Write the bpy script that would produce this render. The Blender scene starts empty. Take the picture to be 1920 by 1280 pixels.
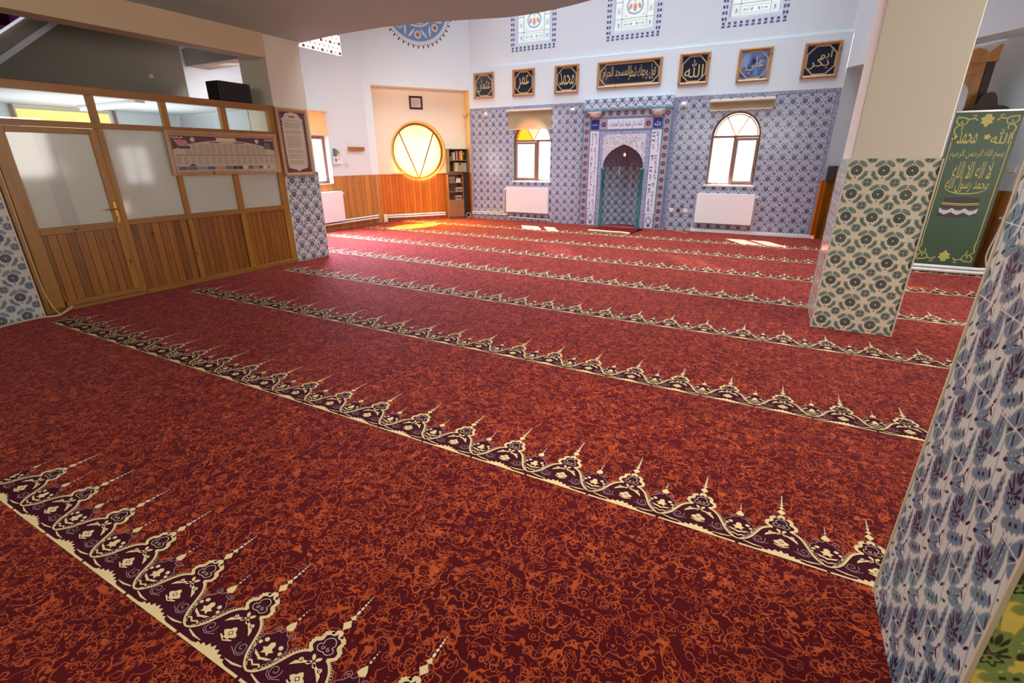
import bpy, bmesh, math, random
import numpy as np
from mathutils import Matrix, Vector
from mathutils.geometry import tessellate_polygon
random.seed(7)
PI = math.pi
SC = bpy.context.scene
COL = SC.collection
R = math.radians
H = 1.6

def lin(c):
    c /= 255.0
    return c / 12.92 if c <= .04045 else ((c + .055) / 1.055) ** 2.4
def rgb(r, g, b): return (lin(r), lin(g), lin(b))

# ------------------------------------------------------------------ objects
def tag(o, label=None, cat=None, group=None, kind=None):
    if label: o['label'] = label
    if cat: o['category'] = cat
    if group: o['group'] = group
    if kind: o['kind'] = kind
    return o
def thing(name, label, cat, loc=(0, 0, 0), rz=0.0, group=None, kind=None):
    o = bpy.data.objects.new(name, None)
    o.empty_display_size = .1
    COL.objects.link(o)
    o.location = loc
    o.rotation_euler = (0, 0, rz)
    return tag(o, label, cat, group, kind)
def copy_tree(o, parent=None):
    c = o.copy(); COL.objects.link(c); c.parent = parent
    for ch in list(o.children): copy_tree(ch, c)
    return c

class MB:
    """collects geometry in local coordinates, becomes one mesh object"""
    def __init__(s): s.v = []; s.f = []; s.m = []; s.uv = {}; s.sm = []
    def add(s, vs, fs, m=0, smooth=False, uvs=None):
        b = len(s.v); s.v += [tuple(v) for v in vs]
        for i, f in enumerate(fs):
            if uvs: s.uv[len(s.f)] = uvs[i]
            s.f.append(tuple(b + k for k in f)); s.m.append(m); s.sm.append(smooth)
        return s
    def box(s, x0, x1, y0, y1, z0, z1, m=0, bev=0.0):
        if bev <= 0:
            vs = [(x, y, z) for x in (x0, x1) for y in (y0, y1) for z in (z0, z1)]
            fs = [(0, 1, 3, 2), (4, 6, 7, 5), (0, 4, 5, 1), (2, 3, 7, 6), (0, 2, 6, 4), (1, 5, 7, 3)]
            return s.add(vs, fs, m)
        bm = bmesh.new()
        r = bmesh.ops.create_cube(bm, size=1)
        for v in bm.verts:
            v.co = Vector(((x0 + x1) / 2 + v.co.x * (x1 - x0), (y0 + y1) / 2 + v.co.y * (y1 - y0), (z0 + z1) / 2 + v.co.z * (z1 - z0)))
        bmesh.ops.bevel(bm, geom=list(bm.edges), offset=bev, segments=2, affect='EDGES', profile=.5)
        s.frombm(bm, m); bm.free(); return s
    def frombm(s, bm, m=0, smooth=False):
        bm.verts.ensure_lookup_table(); bm.verts.index_update()
        return s.add([v.co[:] for v in bm.verts], [[v.index for v in f.verts] for f in bm.faces], m, smooth)
    def poly(s, pts, y=0.0, m=0, holes=()):
        """flat polygon in the local xz plane at depth y, facing -y"""
        if not holes:
            a = sum(pts[i][0] * pts[(i + 1) % len(pts)][1] - pts[(i + 1) % len(pts)][0] * pts[i][1] for i in range(len(pts)))
            p = list(pts) if a > 0 else list(reversed(pts))
            return s.add([(x, y, z) for x, z in p], [tuple(range(len(p)))], m)
        loops = [list(pts)] + [list(h) for h in holes]
        flat = [q for l in loops for q in l]
        tris = tessellate_polygon([[Vector((x, z, 0)) for x, z in l] for l in loops])
        fs = []
        for t in tris:
            a, b, c = [flat[i] for i in t]
            cr = (b[0] - a[0]) * (c[1] - a[1]) - (c[0] - a[0]) * (b[1] - a[1])
            fs.append(tuple(t) if cr > 0 else tuple(reversed(t)))
        return s.add([(x, y, z) for x, z in flat], fs, m)
    def prism(s, pts, y0, y1, m=0, holes=(), mside=None):
        """slab between depth y0 (front) and y1 (back)"""
        s.poly(pts, y0, m, holes)
        b0 = len(s.f); s.poly(pts, y1, m, holes)
        for k in range(b0, len(s.f)): s.f[k] = tuple(reversed(s.f[k]))
        for l in [pts] + list(holes): s.rim(l, y0, y1, m if mside is None else mside, inner=l is not pts)
        return s
    def rim(s, l, y0, y1, m=0, inner=True, smooth=False):
        n = len(l)
        a = sum(l[i][0] * l[(i + 1) % n][1] - l[(i + 1) % n][0] * l[i][1] for i in range(n))
        fs = []
        for i in range(n):
            j = (i + 1) % n
            f = (i, j, n + j, n + i)
            fs.append(f if (a > 0) == inner else tuple(reversed(f)))
        # front loop then back loop ; outer sides face outwards
        return s.add([(x, y0, z) for x, z in l] + [(x, y1, z) for x, z in l], [tuple(reversed(f)) for f in fs], m, smooth)
    def tube(s, pts, r, m=0, n=8, cap=True, closed=False):
        P = [Vector(p) for p in pts]; N = len(P); vs = []
        up = None
        for i, p in enumerate(P):
            if closed: t = (P[(i + 1) % N] - P[i - 1]).normalized()
            else: t = (P[min(i + 1, N - 1)] - P[max(i - 1, 0)]).normalized()
            if up is None: up = t.orthogonal().normalized()
            up = (up - t * up.dot(t))
            up = up.normalized() if up.length > 1e-6 else t.orthogonal().normalized()
            sd = t.cross(up)
            rr = r[i] if isinstance(r, (list, tuple)) else r
            vs += [p + (up * math.cos(2 * PI * k / n) + sd * math.sin(2 * PI * k / n)) * rr for k in range(n)]
        fs = []
        for i in range(N if closed else N - 1):
            j = (i + 1) % N
            for k in range(n):
                fs.append((i * n + k, i * n + (k + 1) % n, j * n + (k + 1) % n, j * n + k))
        s.add(vs, fs, m, True)
        if cap and not closed:
            s.add(vs[:n], [tuple(reversed(range(n)))], m); s.add(vs[-n:], [tuple(range(n))], m)
        return s
    def lathe(s, prof, c=(0, 0, 0), m=0, n=24, axis='z', a0=0, a1=2 * PI):
        full = abs(a1 - a0 - 2 * PI) < 1e-6
        k = n if full else n + 1; vs = []
        for r, h in prof:
            for i in range(k):
                a = a0 + (a1 - a0) * i / n
                x, y = r * math.cos(a), r * math.sin(a)
                vs.append((c[0] + x, c[1] + y, c[2] + h) if axis == 'z' else (c[0] + x, c[1] + h, c[2] + y))
        fs = []
        for j in range(len(prof) - 1):
            for i in range(n):
                i2 = (i + 1) % k
                f = (j * k + i, j * k + i2, (j + 1) * k + i2, (j + 1) * k + i)
                fs.append(f if axis == 'z' else tuple(reversed(f)))
        return s.add(vs, fs, m, True)
    # ---- flat drawing helpers (local xz plane)
    def disc(s, cx, cz, rx, rz=None, y=0.0, m=0, n=14, ang=0.0, lob=0, amp=0.0):
        rz = rx if rz is None else rz
        p = []
        for i in range(n):
            a = 2 * PI * i / n; k = 1 + amp * math.cos(lob * a)
            x, z = rx * k * math.cos(a), rz * k * math.sin(a)
            p.append((cx + x * math.cos(ang) - z * math.sin(ang), cz + x * math.sin(ang) + z * math.cos(ang)))
        return s.poly(p, y, m)
    def ring(s, cx, cz, r0, r1, y=0.0, m=0, n=48, a0=0, a1=2 * PI):
        vs = []; fs = []
        for i in range(n + 1):
            a = a0 + (a1 - a0) * i / n
            vs += [(cx + r0 * math.cos(a), y, cz + r0 * math.sin(a)), (cx + r1 * math.cos(a), y, cz + r1 * math.sin(a))]
        for i in range(n): fs.append((2 * i, 2 * i + 1, 2 * i + 3, 2 * i + 2))
        return s.add(vs, fs, m)
    def rib(s, pts, w, y=0.0, m=0, closed=False):
        n = len(pts); vs = []; fs = []
        for i, (x, z) in enumerate(pts):
            a = pts[(i - 1) % n] if closed else pts[max(i - 1, 0)]
            b = pts[(i + 1) % n] if closed else pts[min(i + 1, n - 1)]
            dx, dz = b[0] - a[0], b[1] - a[1]; l = math.hypot(dx, dz) or 1
            ww = (w[i] if isinstance(w, (list, tuple)) else w) / 2
            vs += [(x - dz / l * ww, y, z + dx / l * ww), (x + dz / l * ww, y, z - dx / l * ww)]
        for i in range(n if closed else n - 1):
            j = (i + 1) % n; fs.append((2 * i, 2 * i + 1, 2 * j + 1, 2 * j))
        return s.add(vs, fs, m)
    def rect(s, x0, x1, z0, z1, y=0.0, m=0): return s.poly([(x0, z0), (x1, z0), (x1, z1), (x0, z1)], y, m)
    def text(s, txt, x0, x1, z0, z1, y=0.0, m=0, rot=0, keep=True, depth=0.0):
        """lettering fitted into the box; rot in quarter turns"""
        vs, fs = glyphs(txt)
        if not vs: return s
        xs = [v[0] for v in vs]; zs = [v[1] for v in vs]
        w, h = max(xs) - min(xs), max(zs) - min(zs)
        mx, mz = (max(xs) + min(xs)) / 2, (max(zs) + min(zs)) / 2
        W, Hh = x1 - x0, z1 - z0
        if rot % 2: W, Hh = Hh, W
        kx, kz = W / w, Hh / h
        if keep: kx = kz = min(kx, kz)
        out = []
        c, sn = [(1, 0), (0, 1), (-1, 0), (0, -1)][rot % 4]
        for a, b in vs:
            a, b = (a - mx) * kx, (b - mz) * kz
            out.append(((x0 + x1) / 2 + a * c - b * sn, y, (z0 + z1) / 2 + a * sn + b * c))
        return s.add(out, fs, m)
    def build(s, name, mats, parent=None, loc=None, rz=None, label=None, kind=None):
        me = bpy.data.meshes.new(name)
        me.from_pydata(s.v, [], s.f)
        if not isinstance(mats, (list, tuple)): mats = [mats]
        for m in mats: me.materials.append(m)
        me.polygons.foreach_set('material_index', s.m)
        me.polygons.foreach_set('use_smooth', s.sm)
        uvl = me.uv_layers.new(name='UVMap')
        me.update()
        V = np.array(s.v, dtype=float) if s.v else np.zeros((0, 3))
        uvs = np.zeros((len(me.loops), 2))
        for p in me.polygons:
            li = list(p.loop_indices)
            if p.index in s.uv:
                for k, l in enumerate(li): uvs[l] = s.uv[p.index][k]
                continue
            n = p.normal; ax, ay, az = abs(n.x), abs(n.y), abs(n.z)
            for l in li:
                v = V[me.loops[l].vertex_index]
                if az >= ax and az >= ay: uvs[l] = (v[0], v[1])
                elif ay >= ax: uvs[l] = (v[0], v[2])
                else: uvs[l] = (v[1], v[2])
        uvl.data.foreach_set('uv', uvs.ravel())
        o = bpy.data.objects.new(name, me); COL.objects.link(o)
        if parent: o.parent = parent
        if loc is not None: o.location = loc
        if rz is not None: o.rotation_euler = (0, 0, rz)
        if label: o['label'] = label
        if kind: o['kind'] = kind
        return o

_gl = {}
def glyphs(txt):
    if txt in _gl: return _gl[txt]
    c = bpy.data.curves.new('lettering', 'FONT'); c.body = txt; c.resolution_u = 3
    o = bpy.data.objects.new('lettering', c); COL.objects.link(o)
    dg = bpy.context.evaluated_depsgraph_get(); dg.update()
    me = bpy.data.meshes.new_from_object(o.evaluated_get(dg))
    vs = [(v.co.x, v.co.y) for v in me.vertices]; fs = [tuple(p.vertices) for p in me.polygons]
    bpy.data.objects.remove(o); bpy.data.curves.remove(c); bpy.data.meshes.remove(me)
    _gl[txt] = (vs, fs); return _gl[txt]
_AB = {0x627: (0xFE8D, 2), 0x628: (0xFE8F, 4), 0x629: (0xFE93, 2), 0x62A: (0xFE95, 4), 0x62B: (0xFE99, 4), 0x62C: (0xFE9D, 4), 0x62D: (0xFEA1, 4),
       0x62E: (0xFEA5, 4), 0x62F: (0xFEA9, 2), 0x630: (0xFEAB, 2), 0x631: (0xFEAD, 2), 0x632: (0xFEAF, 2), 0x633: (0xFEB1, 4), 0x634: (0xFEB5, 4),
       0x635: (0xFEB9, 4), 0x636: (0xFEBD, 4), 0x637: (0xFEC1, 4), 0x638: (0xFEC5, 4), 0x639: (0xFEC9, 4), 0x63A: (0xFECD, 4), 0x641: (0xFED1, 4),
       0x642: (0xFED5, 4), 0x643: (0xFED9, 4), 0x644: (0xFEDD, 4), 0x645: (0xFEE1, 4), 0x646: (0xFEE5, 4), 0x647: (0xFEE9, 4), 0x648: (0xFEED, 2),
       0x649: (0xFEEF, 2), 0x64A: (0xFEF1, 4)}
def ar(s):
    """joins Arabic letters into their written forms, in visual order"""
    out = []; i = 0; prev = False
    while i < len(s):
        c = ord(s[i])
        if c not in _AB: out.append(s[i]); prev = False; i += 1; continue
        base, n = _AB[c]
        if c == 0x644 and i + 1 < len(s) and ord(s[i + 1]) == 0x627:
            out.append(chr(0xFEFB + (1 if prev else 0))); prev = False; i += 2; continue
        nxt = n == 4 and i + 1 < len(s) and ord(s[i + 1]) in _AB
        out.append(chr(base + ((3 if prev else 2) if nxt else (1 if prev else 0))))
        prev = nxt; i += 1
    return ''.join(reversed(out))

# ------------------------------------------------------------------ node expressions
class X:
    nt = None
    def __init__(s, sock): s.s = sock
    @staticmethod
    def op(o, *a, clamp=False):
        n = X.nt.nodes.new('ShaderNodeMath'); n.operation = o; n.use_clamp = clamp
        for i, v in enumerate(a):
            if isinstance(v, X): X.nt.links.new(v.s, n.inputs[i])
            else: n.inputs[i].default_value = v
        return X(n.outputs[0])
    def __add__(s, o): return X.op('ADD', s, o)
    __radd__ = __add__
    def __sub__(s, o): return X.op('SUBTRACT', s, o)
    def __rsub__(s, o): return X.op('SUBTRACT', o, s)
    def __mul__(s, o): return X.op('MULTIPLY', s, o)
    __rmul__ = __mul__
    def __truediv__(s, o): return X.op('DIVIDE', s, o)
def mx(a, b): return X.op('MAXIMUM', a, b)
def mn(a, b): return X.op('MINIMUM', a, b)
def ab(a): return X.op('ABSOLUTE', a)
def fr(a): return X.op('FRACT', a)
def fl_(a): return X.op('FLOOR', a)
def below(d, e, w): return X.op('MULTIPLY_ADD', d, -1.0 / w, e / w + .5, clamp=True)   # 1 where d<e
def above(d, e, w): return X.op('MULTIPLY_ADD', d, 1.0 / w, -e / w + .5, clamp=True)
def hyp(a, b): return X.op('SQRT', a * a + b * b)
def ell(a, b, ca, cb, ra, rb, ang=0.0, soft=.25):
    x = a - ca if ca else a; y = b - cb if cb else b
    if ang:
        c, s_ = math.cos(ang), math.sin(ang)
        x, y = x * c + y * s_, y * c - x * s_
    return below(hyp(x / ra, y / rb), 1.0, soft)
def cmix(c1, c2, f):
    n = X.nt.nodes.new('ShaderNodeMix'); n.data_type = 'RGBA'
    for idx, c in ((6, c1), (7, c2)):
        if isinstance(c, tuple): n.inputs[idx].default_value = (*c, 1)
        else: X.nt.links.new(c, n.inputs[idx])
    if isinstance(f, X): X.nt.links.new(f.s, n.inputs[0])
    else: n.inputs[0].default_value = f
    return n.outputs[2]
def newmat(name):
    m = bpy.data.materials.new(name); m.use_nodes = True
    nt = m.node_tree; X.nt = nt
    bs = nt.nodes['Principled BSDF']
    return m, nt, bs
def coords(kind='UV'):
    n = X.nt.nodes.new('ShaderNodeTexCoord')
    return n.outputs[kind]
def sep(sock):
    n = X.nt.nodes.new('ShaderNodeSeparateXYZ'); X.nt.links.new(sock, n.inputs[0])
    return X(n.outputs[0]), X(n.outputs[1]), X(n.outputs[2])
def comb(a, b, c=0.0):
    n = X.nt.nodes.new('ShaderNodeCombineXYZ')
    for i, v in enumerate((a, b, c)):
        if isinstance(v, X): X.nt.links.new(v.s, n.inputs[i])
        else: n.inputs[i].default_value = v
    return n.outputs[0]
def noise(vec, scale, detail=2.0, rough=.5, dist=0.0):
    n = X.nt.nodes.new('ShaderNodeTexNoise'); X.nt.links.new(vec, n.inputs['Vector'])
    n.inputs['Scale'].default_value = scale; n.inputs['Detail'].default_value = detail
    n.inputs['Roughness'].default_value = rough; n.inputs['Distortion'].default_value = dist
    return X(n.outputs[0])
def vor(vec, scale, feature='F1', rnd=1.0):
    n = X.nt.nodes.new('ShaderNodeTexVoronoi'); X.nt.links.new(vec, n.inputs['Vector'])
    n.feature = feature
    n.inputs['Scale'].default_value = scale; n.inputs['Randomness'].default_value = rnd
    return X(n.outputs['Distance'])
def setc(bs, sock, inp='Base Color'):
    if isinstance(sock, tuple): bs.inputs[inp].default_value = (*sock, 1)
    else: X.nt.links.new(sock, bs.inputs[inp])
def bump(bs, h, dist=.002, strength=.5):
    n = X.nt.nodes.new('ShaderNodeBump'); n.inputs['Distance'].default_value = dist; n.inputs['Strength'].default_value = strength
    X.nt.links.new(h.s, n.inputs['Height']); X.nt.links.new(n.outputs[0], bs.inputs['Normal'])

def plain(name, c, rough=.5, metal=0.0, var=.08, scale=9.0, spec=.5, bmp=0.0):
    """one colour with a slight cloudy variation"""
    m, nt, bs = newmat(name)
    f = noise(coords('Object'), scale, 3)
    lo = tuple(max(0, x * (1 - var)) for x in c); hi = tuple(min(1, x * (1 + var)) for x in c)
    setc(bs, cmix(lo, hi, f))
    bs.inputs['Roughness'].default_value = rough; bs.inputs['Metallic'].default_value = metal
    bs.inputs['Specular IOR Level'].default_value = spec
    if bmp: bump(bs, noise(coords('Object'), 220, 2), .001, bmp)
    m.diffuse_color = (*c, 1)
    return m
def glow(name, c, strength, var=.05):
    m, nt, bs = newmat(name)
    f = noise(coords('Object'), 3, 2)
    setc(bs, cmix(tuple(x * (1 - var) for x in c), c, f), 'Emission Color'); setc(bs, c)
    bs.inputs['Emission Strength'].default_value = strength
    return m
def pane(name, tint, glowc, strength, rough=.1, tr=1.0):
    """thin window glass lit by the sky outside: lets the sun through, tinted"""
    m, nt, bs = newmat(name)
    nt.nodes.remove(bs)
    t = nt.nodes.new('ShaderNodeBsdfTransparent'); e = nt.nodes.new('ShaderNodeEmission'); a = nt.nodes.new('ShaderNodeAddShader')
    f = noise(coords('Object'), 2.2, 2)
    nt.links.new(cmix(tuple(x * .9 for x in tint), tint, f), t.inputs[0])
    nt.links.new(cmix(tuple(x * .92 for x in glowc), glowc, f), e.inputs[0]); e.inputs[1].default_value = strength
    nt.links.new(t.outputs[0], a.inputs[0]); nt.links.new(e.outputs[0], a.inputs[1])
    nt.links.new(a.outputs[0], nt.nodes['Material Output'].inputs[0])
    return m

# ------------------------------------------------------------------ materials
def wood(name, c1, c2, plank=0.0, rough=.38, dark=.35, vertical=True, grain=1.0):
    m, nt, bs = newmat(name)
    u, v, _ = sep(coords('UV'))
    if not vertical: u, v = v, u
    if plank:
        k = fl_(u / plank); e = ab(fr(u / plank) - .5)
        n = nt.nodes.new('ShaderNodeTexWhiteNoise'); n.noise_dimensions = '1D'; nt.links.new(k.s, n.inputs['W']); rnd = X(n.outputs[0])
        vv = v + rnd * 7.0
    else: vv = v; rnd = None
    g = noise(comb(u * 26.0, vv * 1.6), 1.6, 4, .6, .6)
    g2 = noise(comb(u * 5.0, vv * .7), 2.0, 3)
    f = X.op('MULTIPLY_ADD', g, .9, .05, clamp=True)
    f = X.op('MULTIPLY_ADD', g2 - .5, .8, f, clamp=True)
    if rnd is not None: f = X.op('MULTIPLY_ADD', rnd - .5, .55, f, clamp=True)
    c = cmix(c1, c2, f)
    kn = vor(comb(u * 3.0, vv * 1.1), 2.2)
    c = cmix(c, tuple(x * .3 for x in c1), below(kn, .075, .06))
    if plank: c = cmix(c, tuple(x * dark for x in c1), above(e, .455, .03))
    setc(bs, c); bs.inputs['Roughness'].default_value = rough
    bump(bs, g, .001, .25)
    m.diffuse_color = (*c2, 1)
    return m
W_PLANK = wood('pine wainscot boards', rgb(112, 66, 10), rgb(182, 116, 28), .085)
W_FINE = wood('narrow pine wainscot boards', rgb(150, 96, 40), rgb(206, 146, 78), .05)
W_FRAME = wood('varnished pine frame', rgb(148, 96, 32), rgb(190, 136, 52))
W_FRAMEH = wood('varnished pine rail', rgb(138, 86, 30), rgb(180, 124, 48), vertical=False)
W_ORANGE = wood('orange pine wainscot boards', rgb(176, 88, 10), rgb(222, 130, 30), .09)
W_LIGHT = wood('light beech frame', rgb(176, 132, 92), rgb(204, 162, 120))
W_PLATE = wood('oak picture frame', rgb(160, 114, 72), rgb(192, 146, 100))
W_WIN = wood('brown window frame', rgb(118, 82, 68), rgb(152, 112, 94))
W_CAB = wood('brown laminate', rgb(132, 88, 58), rgb(156, 106, 72))
W_DARK = wood('dark walnut', rgb(30, 14, 10), rgb(50, 24, 17), rough=.6)
W_GOLD = wood('honey brown carved wood', rgb(124, 78, 32), rgb(186, 130, 62), rough=.3)

PLASTER = plain('white painted plaster', rgb(214, 226, 233), .7, var=.02, scale=2, bmp=.05)
PLASTER_W = plain('cream painted plaster', rgb(236, 226, 206), .7, var=.02, scale=2, bmp=.05)
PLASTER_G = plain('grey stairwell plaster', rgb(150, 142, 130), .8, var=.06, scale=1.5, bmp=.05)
SOFFIT = plain('balcony soffit plaster', rgb(168, 200, 204), .7, var=.03, scale=1)
WHITE = plain('white enamel', rgb(238, 236, 236), .35, var=.02)
CREAMP = plain('cream plastic', rgb(222, 214, 196), .4, var=.04)
BLACK = plain('black plastic', rgb(26, 25, 26), .4, var=.1)
DKGREY = plain('dark grey cloth grille', rgb(38, 36, 36), .8, var=.15, scale=60)
STEEL = plain('brushed steel', rgb(190, 190, 188), .3, 1.0)
BRASS = plain('brass', rgb(196, 150, 70), .3, 1.0)

def tile_flower(name, ground, teal, navy, edge, p=.2, ou=0.0, ov=0.0, rough=.16, oe=.45):
    """iznik tile: round navy blossom cradled by curved leaves, small four-petal flower between"""
    m, nt, bs = newmat(name)
    u, v, _ = sep(coords('UV'))
    U = (u - ou) / p; V = (v - ov) / p
    a = fr(U) - .5; b = fr(V) - .5
    a2 = fr(U + .5) - .5; b2 = fr(V + .5) - .5
    A = ab(a); A2 = ab(a2); B2 = ab(b2)
    col = ground
    # stems / fine outlines
    st = mx(below(ab(hyp(a, b - .06) - .245), .012, .02), below(ab(hyp(a2, b2) - .19), .010, .02))
    col = cmix(col, edge, st * min(1, oe + .1))
    # curved cradle leaves under the blossom
    rr = hyp(a, b)
    lw = X.op('MULTIPLY_ADD', ab(ab(A - .30) - .0), -.22, .082)
    arcm = below(b, -.03, .05) * above(A, .13, .04)
    cr = below(ab(rr - .385), lw, .03) * arcm
    cro = below(ab(rr - .385), lw + .028, .03) * below(b, .0, .05) * above(A, .10, .04)
    col = cmix(col, edge, cro * oe); col = cmix(col, teal, cr)
    sp = below(ab(rr - .385), .016, .02) * below(b, -.07, .04) * above(A, .17, .03)
    col = cmix(col, navy, sp * .75)
    # pair of leaves above
    lf = ell(A, b, .19, .285, .185, .086, -.62, .25)
    lfo = ell(A, b, .19, .285, .205, .110, -.62, .2)
    col = cmix(col, edge, lfo * oe); col = cmix(col, teal, lf)
    bud = mx(ell(a, b, 0, .262, .020, .050, 0, .4), ell(a, b, 0, -.30, .022, .05, 0, .4))
    bud = mx(bud, ell(A, b, .40, -.18, .024, .032, 0, .5))
    bud = mx(bud, ell(A, b, .33, .185, .020, .028, 0, .5))
    col = cmix(col, navy, bud)
    # small four-petal flower at the cell corners
    r2 = hyp(a2, b2)
    col = cmix(col, edge, below(r2, .196, .02) * oe)
    col = cmix(col, teal, below(r2, .172, .02))
    d = mn(ab(A2 - B2) * .7, mn(A2, B2))
    col = cmix(col, navy, below(d, .020, .014) * below(r2, .16, .02) * above(r2, .03, .02))
    col = cmix(col, ground, below(r2, .026, .02))
    # big blossom
    r = hyp(a, b)
    ang = X.op('ARCTAN2', b, a)
    wav = X.op('COSINE', ang * 10.0)
    rw = r - wav * .012
    col = cmix(col, ground, below(rw, .245, .02))
    col = cmix(col, navy, below(rw, .215, .02))
    col = cmix(col, teal, below(ab(rw - .135), .022, .02) * above(wav, .1, .6))
    col = cmix(col, tuple(x * .55 for x in teal), below(ab(r - .075), .014, .015))
    col = cmix(col, ground, below(r, .034, .02))
    # grout
    g = mx(above(A, .4925, .006), above(ab(b), .4925, .006))
    col = cmix(col, tuple(x * .8 for x in ground), g * .7)
    cl = noise(coords('Object'), 2.5, 2)
    col = cmix(col, tuple(x * .86 for x in ground), X.op('MULTIPLY', cl, .18))
    setc(bs, col)
    bs.inputs['Roughness'].default_value = rough
    bump(bs, g * -1.0, .001, .4)
    m.diffuse_color = (*ground, 1)
    return m
T_QIBLA = tile_flower('blue flower wall tile', rgb(172, 176, 192), rgb(118, 136, 162), rgb(52, 56, 86), rgb(218, 220, 228), .209, -7.4745, 2.5355, .16, .8)
T_PILLAR = tile_flower('cream flower pillar tile', rgb(238, 230, 206), rgb(104, 142, 132), rgb(42, 46, 64), rgb(150, 144, 116), .2, .045, -.01)
T_COL = tile_flower('white blue flower column tile', rgb(218, 214, 206), rgb(126, 148, 160), rgb(50, 56, 88), rgb(112, 128, 142), .205, -.1025, 1.1725)

def tile_tulip(name, ground, teal, navy, p=.215, ou=0.0, ov=0.0):
    m, nt, bs = newmat(name)
    u, v, _ = sep(coords('UV'))
    U = (u - ou) / p; V = (v - ov) / p
    def cell(cu, cv): return fr(U - cu + .5) - .5, fr(V - cv + .5) - .5
    grey = tuple(x * .55 + y * .25 for x, y in zip(teal, ground))
    col = ground
    # stems
    a, b = cell(-.08, -.1)
    wv = X.op('SINE', V * (2 * PI)) * .035
    col = cmix(col, grey, below(ab(a - wv), .012, .012) * .9)
    a, b = cell(.40, 0)
    col = cmix(col, grey, below(ab(a + wv), .012, .012) * .9)
    # round flower split in four
    a, b = cell(0, 0); r = hyp(a, b * .82)
    ang = X.op('ARCTAN2', b, a); sc = X.op('COSINE', ang * 4.0)
    rs = r - sc * .012
    col = cmix(col, grey, below(rs, .20, .02)); col = cmix(col, teal, below(rs, .185, .015))
    d1 = mn(ab(a + b * .35), ab(b - a * .5))
    col = cmix(col, navy, below(d1, .022, .014) * below(r, .16, .02) * above(r, .045, .02))
    col = cmix(col, ground, below(ab(a - b * .9), .007, .008) * below(r, .18, .02))
    col = cmix(col, ground, below(r, .026, .02))
    # lotus
    a, b = cell(.47, .5); A = ab(a)
    r = hyp(a, b * .62); ang = X.op('ARCTAN2', b, a)
    rs = r - X.op('COSINE', ang * 14.0) * .010
    col = cmix(col, grey, below(rs, .195, .02)); col = cmix(col, teal, below(rs, .178, .015))
    pet = mx(mx(ell(A, b, .085, .06, .10, .022, .95, .5), ell(A, b, .10, -.02, .10, .02, .45, .5)), ell(a, b, 0, .17, .03, .085, 0, .4))
    pet = mx(pet, ell(A, b, .06, .16, .085, .020, 1.2, .5))
    col = cmix(col, navy, pet)
    f2 = hyp(a, b + .10); s5 = X.op('COSINE', X.op('ARCTAN2', b + .10, a) * 6.0)
    col = cmix(col, navy, below(ab(f2 - s5 * .022 - .082), .016, .012)); col = cmix(col, navy, below(f2, .022, .012))
    # tall tulip
    a, b = cell(-.32, -.22); A = ab(a)
    body = ell(A, b, .028, -.02, .075, .24, .06, .2)
    tip = ell(A, b, .062, .13, .026, .17, -.22, .3)
    col = cmix(col, grey, mx(ell(A, b, .03, -.02, .092, .265, .06, .15), tip)); col = cmix(col, teal, body)
    col = cmix(col, ground, below(ab(fr(b * 9.0) - .5), .10, .1) * below(ab(A - .035), .008, .01) * body)
    col = cmix(col, navy, ell(a, b, 0, -.24, .035, .055, 0, .4)); col = cmix(col, navy, ell(a, b, 0, .10, .010, .16, 0, .6))
    # sideways tulip
    a, b = cell(.2, -.27)
    x = a * .86 + b * .5; y = b * .86 - a * .5; Y = ab(y)
    body = mx(ell(x, Y, -.02, .03, .14, .075, .12, .2), ell(x, Y, .11, .085, .09, .026, .35, .4))
    col = cmix(col, grey, mx(ell(x, Y, -.02, .03, .165, .095, .12, .15), ell(x, Y, .11, .09, .11, .036, .35, .3))); col = cmix(col, teal, body)
    col = cmix(col, ground, below(ab(fr(x * 11.0) - .5), .12, .1) * below(ab(Y - .04), .008, .01) * body)
    col = cmix(col, navy, ell(x, y, -.17, 0, .055, .028, 0, .4)); col = cmix(col, navy, ell(x, Y, .10, .032, .09, .009, .25, .6))
    # serrated leaf
    a, b = cell(-.32, .21); x = a * .88 + b * .47; y = b * .88 - a * .47
    sr = X.op('COSINE', x * 60.0) * .014
    d = hyp(x / .215, y / (.075 + sr))
    col = cmix(col, grey, below(d, 1.22, .2)); col = cmix(col, teal, below(d, 1.0, .2))
    col = cmix(col, navy, below(ab(fr(x * 9.0) - .5), .26, .12) * below(ab(y), .024, .014) * below(ab(x), .13, .03))
    # narrow upright leaf
    a, b = cell(.17, .24)
    sr = X.op('COSINE', b * 60.0) * .010
    d = hyp(a / (.05 + sr), b / .25)
    col = cmix(col, grey, below(d, 1.25, .2)); col = cmix(col, teal, below(d, 1.0, .2))
    col = cmix(col, navy, below(ab(fr(b * 9.0) - .5), .26, .12) * below(ab(a), .02, .014) * below(ab(b), .17, .03))
    # small navy sprigs
    for cu, cv, an in ((-.16, -.42, .9), (.33, .02, 1.2), (-.14, .34, 2.2), (.02, .48, .5), (.34, -.10, 2.4)):
        a, b = cell(cu, cv); col = cmix(col, navy, ell(a, b, 0, 0, .07, .022, an, .4))
    g = mx(above(ab(fr(U + .5 * 0 + .0) - .5), .492, .006), above(ab(fr(V + .5) - .5), .492, .006))
    a, b = cell(0, 0)
    g = mx(below(ab(a - .08), .008, .006) * 0.0, below(ab(b), .008, .006)); g = mx(g, below(ab(cell(.0, 0)[0]), .006, .006) * .6)
    col = cmix(col, tuple(min(1, x * 1.08) for x in ground), g)
    setc(bs, col); bs.inputs['Roughness'].default_value = .22
    m.diffuse_color = (*ground, 1)
    return m
T_NEAR = tile_tulip('tulip and lotus tile', rgb(202, 208, 196), rgb(96, 130, 142), rgb(26, 18, 56), .215, 0, 0)
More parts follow.
